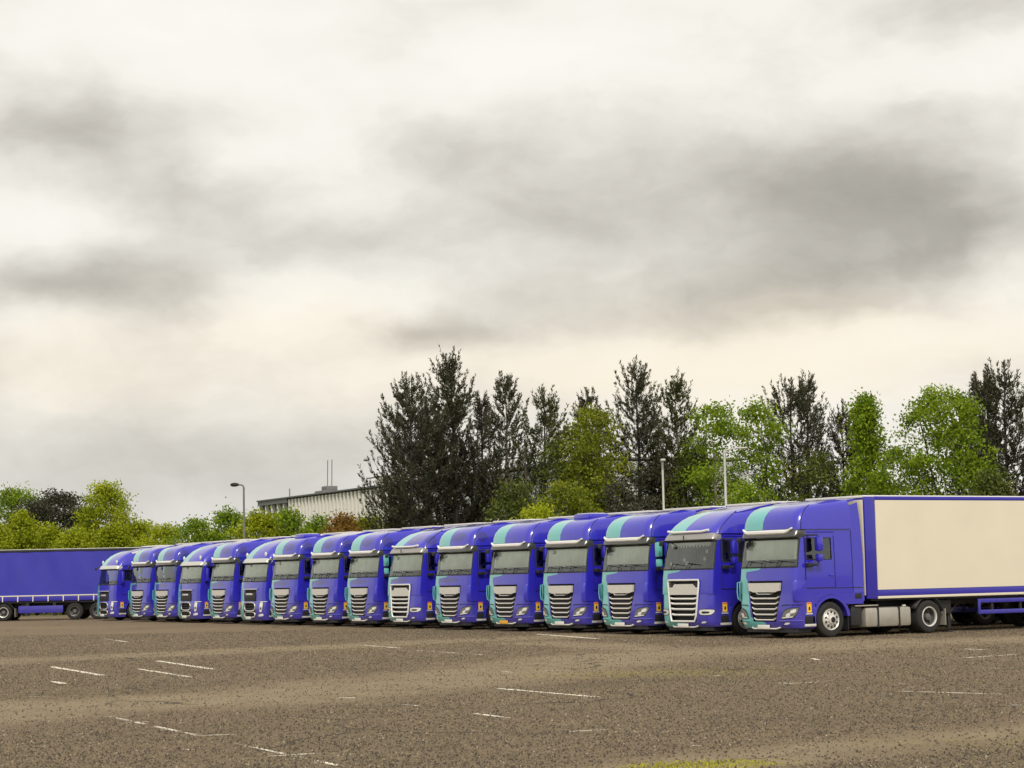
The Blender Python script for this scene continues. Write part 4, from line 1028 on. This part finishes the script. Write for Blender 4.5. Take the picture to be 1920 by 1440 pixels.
def broadleaf(loc, H, W, hb, seed, label, lmat='leaf_green', n_tips=150, leaf=.19, shape='round', bark='bark_dark', per=34, clump=.5, name='broadleaf_tree', cat='tree', group='trees behind the lorry park', stems=1, trunk_r=None):
    rng = np.random.default_rng(seed); tm = M(); rx = W / 2; hc = H - hb
    tips = []
    lobes = [(rng.uniform(0, 6.283), rng.uniform(.15, .95), rng.uniform(.7, 1.15)) for _ in range(9)]
    while len(tips) < n_tips:
        a = rng.random() * 6.283; t = rng.random(); 
        if shape == 'cone': rad = min(1, (1 - t) * 1.25 + .05) * (.6 + .4 * min(1, t * 5))
        elif shape == 'bush': rad = math.sqrt(max(0, 1 - t ** 2.2)) * (.9 + .1 * math.sin(5 * a))
        else: rad = math.sqrt(max(0, 1 - (2 * t - 1) ** 2)) ** .8
        k = 1.0
        for la, lt, ls in lobes:
            k = max(k if k != 1.0 else .78, ls * math.exp(-((math.cos(a - la) - 1) ** 2 * 3 + ((t - lt) * 3.2) ** 2)))
        u = rng.random() ** .42 * rad * k
        tips.append(np.array([math.cos(a) * u * rx, math.sin(a) * u * rx * .8, hb + t * hc * (.94 + .06 * rng.random())]))
    tips = np.array(tips); nodes = []
    r0_ = trunk_r or .012 * H + .04
    for s in range(stems):
        base = np.array([rng.normal(0, .35) * (stems > 1), rng.normal(0, .25) * (stems > 1), 0.]); hd = np.array([rng.normal(0, .22 * rx), rng.normal(0, .15 * rx), hb + hc * rng.uniform(.62, .86)])
        tp = [base + (hd - base) * u + np.array([rng.normal(0, .07), rng.normal(0, .07), 0]) * (u > 0) for u in np.linspace(0, 1, 8)]
        tm.tube(tp, [r0_ / math.sqrt(stems) * (1.2 - 1.05 * u) for u in np.linspace(0, 1, 8)], 6); nodes += [(p, r0_ * (1.2 - 1.05 * u) * .6) for p, u in zip(tp, np.linspace(0, 1, 8)) if p[2] > hb * .6]
    idx = rng.permutation(len(tips))
    for n_, i in enumerate(idx):
        P = tips[i]; A = np.array([q[0] for q in nodes]); d = np.linalg.norm(A - P, axis=1) + .8 * np.maximum(0, A[:, 2] - P[2] + .2); j = int(np.argmin(d)); q0, r_ = nodes[j]
        mid = (q0 + P) / 2 + np.array([0, 0, -.08 * np.linalg.norm(P - q0)]) + rng.normal(0, .06, 3); rr = max(.012, min(r_ * .7, .05 if n_ > 12 else .09))
        tm.tube([q0, mid, P], [rr, rr * .7, .01], 4, False); nodes.append((mid, rr * .7)); nodes.append((P, .02))
    C, D, Rn = [], [], []
    for P in tips:
        n = int(per * rng.uniform(.5, 1.4)); cl = clump * rng.uniform(.6, 1.25); o = rng.normal(size=(n, 3)) * np.array([cl, cl, cl * .62]) * .6
        C.append(P + o); dd = rng.normal(size=(n, 3)) + np.array([0, 0, .1]); D.append(dd)
        Rn.append(np.clip(rng.normal(.48 + rng.normal(0, .14), .17, n), 0, 1))
    C = np.concatenate(C); C[:, 2] = np.maximum(C[:, 2], .08); V, rn = blades(C, np.concatenate(D), leaf, leaf * .62, rng, np.concatenate(Rn))
    V[:, 2] = np.maximum(V[:, 2], .02)
    return finish_tree(name, label, cat, loc, group, tm, bark, V, rn, lmat)
def spot(px, topy, Y):
    """foot of something whose top shows at a picture point, at depth Y; returns foot and height"""
    p = at_y(px, topy, Y); return (p.x, p.y, 0), p.z
PXM = lambda px, Y: px * Y / F
PINES = [(768, 708, 150, 128, 2.6, 11, 'dark dense pine left of the tallest, leftmost conifer of the big clump', 'pine_needles', 1.25, 3),
         (850, 672, 160, 131, 2.6, 12, 'tallest dark pine of all, in the big clump above the middle trucks', 'pine_needles', 1.35, 5),
         (800, 752, 150, 136, 2.0, 29, 'brownish pine filling the gap between the two tallest of the big clump', 'pine_brown', 1.2, 2),
         (902, 742, 84, 134, 3.0, 13, 'small pine peeping out right of the tallest dark pine', 'pine_brown', 1.0, 3),
         (945, 710, 92, 130, 4.5, 14, 'slim see-through pine with bare trunk, right of the big clump', 'pine_needles', .6, 2),
         (1018, 736, 110, 128, 2.5, 15, 'olive green pine with several tops, right of the slim see-through pine', 'pine_olive', 1.0, 4),
         (1101, 733, 72, 138, 6.0, 16, 'dark pine top rising behind the yellow green rounded tree', 'pine_needles', .9, 3),
         (1195, 687, 142, 126, 2.6, 17, 'tall dark pine with spread candle-like shoots, left of the thin lamp post', 'pine_needles', 1.15, 5),
         (1271, 713, 100, 124, 3.5, 18, 'narrow dark pine with pale trunk beside the thin lamp post', 'pine_olive', .95, 3),
         (1478, 716, 140, 122, 3.0, 19, 'airy dark pine with one tall leader right of the arm lamp post', 'pine_needles', .8, 2),
         (1510, 709, 60, 124, 6.0, 20, 'thin pine leader standing highest just left of the bright green cone tree', 'pine_needles', .7, 2),
         (1578, 766, 100, 119, 2.6, 21, 'short dark pine left of the bright green cone-shaped tree', 'pine_brown', 1.1, 2),
         (1880, 694, 190, 112, 2.4, 22, 'broad dark pine at the right edge of the picture', 'pine_needles', 1.3, 5),
         (1838, 698, 70, 116, 6.0, 23, 'pine top with bare twin shoots beside the broad dark pine at right edge', 'pine_needles', .6, 3),
         (1985, 720, 150, 108, 2.4, 24, 'pine cut off by the right picture edge', 'pine_needles', 1.1, 3)]
for px, ty, w, Y, hb, sd_, lb, lm, dn, tops in PINES:
    loc, H = spot(px, ty + 14, Y); pine(loc, H, PXM(w, Y), hb, sd_, lb, lm, dn, random.uniform(-.2, .2), 'bark_pale' if px in (1271, 945) else 'bark_dark', tops)
BROAD = [(1112, 766, 104, 122, 5.6, 41, 'yellow green rounded tree below the dark pine top, middle right', 'leaf_moss', 85, 'round', 'bark_dark', 1),
         (1062, 800, 90, 124, 4.0, 42, 'fresh green tree between olive pine and yellow green rounded tree', 'leaf_mid', 80, 'round', 'bark_dark', 1),
         (1345, 750, 110, 118, 2.2, 43, 'airy green tree behind the lamp post with the arm', 'leaf_green', 95, 'round', 'bark_pale', 1),
         (1418, 752, 110, 117, 2.0, 44, 'mid green tree between arm lamp post and airy dark pine', 'leaf_green', 95, 'round', 'bark_dark', 2),
         (1300, 830, 90, 122, 1.5, 45, 'loose mid green tree right of the narrow pine', 'leaf_mid', 90, 'round', 'bark_pale', 1),
         (1622, 739, 128, 113, 2.0, 46, 'bright green cone-shaped tree right of the short dark pine', 'leaf_green', 190, 'cone', 'bark_dark', 1),
         (1690, 850, 120, 110, .8, 47, 'low bright green tree between the cone tree and the big rounded tree', 'leaf_green', 70, 'round', 'bark_dark', 2),
         (1770, 722, 170, 109, 2.6, 48, 'big bright green rounded tree left of the broad dark pine', 'leaf_green', 210, 'round', 'bark_dark', 3),
         (1530, 850, 130, 116, 1.0, 49, 'mid green undergrowth tree in front of the airy dark pine', 'leaf_mid', 60, 'round', 'bark_dark', 2),
         (1235, 870, 110, 123, 1.0, 50, 'dim green tree at the foot of the tall candle-shoot pine', 'leaf_dark', 90, 'round', 'bark_dark', 2),
         (1060, 905, 100, 112, 2.6, 51, 'yellow leaved shrub in front of the bare trunks above the trucks', 'leaf_moss', 45, 'round', 'bark_dark', 3),
         (965, 900, 110, 118, .4, 52, 'olive shrub below the slim see-through pine', 'leaf_mid', 90, 'round', 'bark_dark', 3),
         (1160, 900, 130, 118, .5, 53, 'dim shrub between the trunks under the tall candle-shoot pine', 'leaf_dark', 80, 'round', 'bark_dark', 3),
         (1010, 950, 110, 110, .2, 54, 'low yellow green shrub just above the truck roofs, below the olive pine', 'leaf_lime', 60, 'bush', 'bark_dark', 3),
         (1400, 905, 130, 112, .3, 55, 'green shrub at the foot of the arm lamp post', 'leaf_green', 80, 'bush', 'bark_dark', 3),
         (1860, 880, 120, 104, .3, 56, 'shaded green shrub under the broad dark pine at right', 'leaf_mid', 90, 'bush', 'bark_dark', 4),
         (28, 914, 110, 150, 1.2, 61, 'fresh green tree in the far left corner', 'leaf_green', 130, 'round', 'bark_dark', 1),
         (112, 920, 150, 147, .8, 62, 'dark brownish green tree above the curtain-sided trailer', 'leaf_dark', 230, 'round', 'bark_dark', 2),
         (60, 945, 130, 149, .8, 64, 'dim brown green tree behind the left hedge shrubs', 'leaf_dark', 160, 'round', 'bark_dark', 2),
         (200, 908, 112, 142, 1.0, 63, 'tall yellow green tree above the leftmost truck', 'leaf_lime', 190, 'round', 'bark_dark', 2)]
for px, ty, w, Y, hb, sd_, lb, lm, nt_, sh, bk, st in BROAD:
    loc, H = spot(px, ty, Y); broadleaf(loc, H, PXM(w, Y) * 1.28, hb, sd_, lb, lm, int(nt_ * 1.5), .19, sh, bk, 58, .58, stems=st)
HEDGE = [(-15, 982, 90, 'leaf_lime', 'yellow green hedge shrub at the left picture edge'), (42, 960, 80, 'leaf_lime', 'taller yellow green hedge shrub over the left trailer, second from the edge'), (92, 982, 80, 'leaf_lime', 'yellowish hedge shrub in front of the dark brownish tree'),
         (140, 992, 70, 'leaf_lime', 'low yellow hedge shrub left of the tall yellow green tree'), (215, 984, 90, 'leaf_lime', 'hedge shrub at the foot of the tall yellow green tree'), (262, 980, 110, 'leaf_lime', 'lime hedge shrub above the second truck from the left'), (315, 986, 120, 'leaf_lime', 'lowest lime hedge shrub, above the third and fourth trucks from the left'),
         (368, 974, 120, 'leaf_green', 'green hedge shrub above the fifth truck from the left'), (430, 956, 110, 'leaf_green', 'green hedge shrub just left of the curved lamp post'), (484, 955, 90, 'leaf_lime', 'lime hedge shrub just right of the curved lamp post'),
         (540, 955, 100, 'leaf_green', 'green hedge shrub below the open end of the ribbed building'), (596, 966, 80, 'leaf_green', 'green hedge shrub below the roof masts'), (640, 964, 80, 'leaf_rust', 'rusty brown hedge shrub below the ribbed building'), (690, 966, 80, 'leaf_lime', 'lime hedge shrub between rusty shrub and the big pines'),
         (740, 975, 80, 'leaf_mid', 'dim hedge shrub under the leftmost conifer')]
for k, (px, ty, w, lm, lb) in enumerate(HEDGE):
    Y = 138 + (k % 3) * 2.5 if px < 350 else 130 + (k % 3) * 2; loc, H = spot(px, ty, Y)
    broadleaf(loc, H, PXM(w, Y) * 1.75, .15, 80 + k, lb, lm, 210, .19, 'bush', 'bark_dark', 52, .5, 'hedge_shrub', 'shrub', 'hedge behind the trucks', 4, .12)
# bare trunks standing in the dim inner part of the wood
rb = random.Random(4)
for k, (px, where) in enumerate(((985, 'between slim see-through pine and olive pine'), (1085, 'left under the yellow green rounded tree'),
                                 (1145, 'right under the yellow green rounded tree'), (1222, 'just left of the plain lamp post'), (1285, 'just right of the plain lamp post'), )):
    Y = 119 + rb.uniform(0, 10); loc, H = spot(px, 850 + rb.uniform(-20, 40), Y); tm = M()
    pts = [(rb.uniform(-.06, .06), rb.uniform(-.06, .06), H * q / 5) for q in range(6)]; tm.tube(pts, [.12 * (1 - .15 * q) for q in range(6)], 6)
    tag(obj('bare_trunk', tm, 'bark', None), 'bare straight tree trunk ' + where, 'tree trunk', 'bare trunks in the wood').location = loc

# ------------------------------------------------------------------ lamp posts
def lamp(px, topy, Y, arm, label, col, curved=False):
    loc, H = spot(px, topy, Y); r = thing('lamp_post', label, 'lamp post', loc, 0, 'lamp posts')
    obj('pole', M().tube([(0, 0, 0), (0, 0, 1.2), (0, 0, 1.25), (0, 0, H - .05)], [.11, .11, .075, .055], 10), col, r)
    obj('base_door', M().box(-.05, .05, -.125, -.10, .5, 1.0, .01), col, r)
    if curved:
        obj('arm', M().tube([(0, 0, H - .06), (-.05, 0, H + .05), (-.2, 0, H + .10), (-.3, 0, H + .10)], .05, 8), col, r)
        obj('lantern', M().lathe([(0, .0), (.02, .07), (.2, .12), (.4, .11), (.5, .06), (.52, 0)], (-.28, 0, H + .11), 'x', 12, -1), 'dark', r)
    elif arm:
        obj('arm', M().tube([(0, 0, H - .1), (arm * .35, 0, H - .02), (arm * .9, 0, H + .02)], .04, 8), col, r)
        obj('lantern', M().box(arm * .55, arm * 1.1, -.10, .10, H - .02, H + .05, .02) if arm > 0 else M().box(arm * 1.5, arm * .75, -.14, .14, H - .04, H + .08, .03), col, r)
    else:
        obj('lantern', M().box(-.12, .12, -.55, .05, H - .06, H + .05, .03), col, r)
mat('galvanised', (.50, .50, .47), .5, .3, 0, .08, 5); mat('pole_grey', (.15, .15, .14), .6, .2, 0, .1, 5)
lamp(457, 912, 120, -1, 'lamp post with short curved head standing against the sky, left half', 'pole_grey', True)
lamp(1242, 863, 107, 0, 'plain thin lamp post in front of the pines', 'galvanised')
lamp(1358, 841, 97, 1, 'pale lamp post with a side arm in front of green trees', 'galvanised')

# ------------------------------------------------------------------ ribbed building far behind
def building():
    Y0, Y1 = 370.0, 322.0; a = at_y(488, 938, Y0); b = at_y(700, 912, Y1); H = (a.z + b.z) / 2
    A = Vector((a.x, a.y, 0)); d = Vector((b.x - a.x, b.y - a.y, 0)).normalized(); ang = math.atan2(d.y, d.x); LNG = 128.0; per = (Vector((b.x, b.y, 0)) - A).length / 212   # metres per photo pixel
    r = thing('office_building', 'long pale ribbed building with flat roof and open frame end beyond the hedge', 'building', A, ang)
    mat('concrete', (.60, .56, .48), .85, 0, 0, .08, .2); mat('pale_glass', (.42, .42, .40), .2, 0, .4, .15, .15); mat('roof_dark', (.16, .16, .16), .7); mat('fin', (.78, .75, .68), .8)
    D = 22; x0 = 15.0
    obj('wall', M().box(x0, LNG, .6, D, 0, H - .5), 'pale_glass', r)
    obj('roof', M().box(-.5, LNG, -.6, D, H - .25, H, .05), 'roof_dark', r)
    obj('floor_band', M().box(x0, LNG, .30, .58, H - 6.6, H - 6.0), 'roof_dark', r)
    obj('lower_wall', M().box(x0, LNG, .35, .57, 0, H - 6.62), 'fin', r)
    x = .2; k = 0
    while x < 70:
        if x < x0 - .5: obj('column', M().box(x - .16, x + .16, -.2, .3, 0, H - .46), 'roof_dark' if k % 2 else 'fin', r)
        else: obj('fin', M().box(x - .30, x + .30, -.25, .29, .0 if k % 3 == 0 else H - 12, H - .46), 'fin', r)
        x += 1.55 if x < x0 else 1.62; k += 1
    obj('edge_beam', M().box(-.3, x0, -.4, .4, H - 1.0, H - .26), 'roof_dark', r)
    obj('plant_room', M().box(45, 58, 4, 12, H, H + 2.0, .05), 'concrete', r)
    obj('roof_rail', M().box(52, LNG, -.3, -.1, H + 1.2, H + 1.4).box(60, 60.2, -.3, -.1, H, H + 1.2).box(70, 70.2, -.3, -.1, H, H + 1.2), 'roof_dark', r)
    mb = obj('mast_base', M().box(25, 28.6, 1, 5, H, H + .5, .1).box(25.7, 28.2, 2, 4, H + .5, H + 1.3, .1), 'roof_dark', r)
    for xx in (26.0, 28.0): obj('mast', M().tube([(xx, 3, H + 1), (xx + .25, 3, H + 5.8)], .075, 6), 'roof_dark', r)
    obj('vent_pipe', M().tube([(10, 2, H), (10, 2, H + 1.7)], .1, 6), 'roof_dark', r)
building()
# far wood that closes the horizon behind the gaps
def far_wood():
    rng = np.random.default_rng(9); C = []
    for k in range(900):
        X = rng.uniform(-150, 150); Y = 480 + rng.uniform(-20, 20); h = 5 + 3.5 * math.sin(X * .09) + 2 * math.sin(X * .31) + rng.uniform(-1, 1)
        n = 40; C.append(np.stack([X + rng.normal(0, 2.2, n), Y + rng.normal(0, 2, n), rng.random(n) ** .8 * max(2, h)], 1))
    C = np.concatenate(C); V, rn = blades(C, rng.normal(size=(len(C), 3)), .9, .6, rng, rng.random(len(C))); V[:, 2] = np.maximum(V[:, 2], 0.02)
    o = obj('distant_wood', quad_mesh('distant_wood', V, rn), 'leaf_mid', None, smooth=False); tag(o, 'low far wood along the horizon behind everything', 'wood', None, 'stuff')
far_wood()
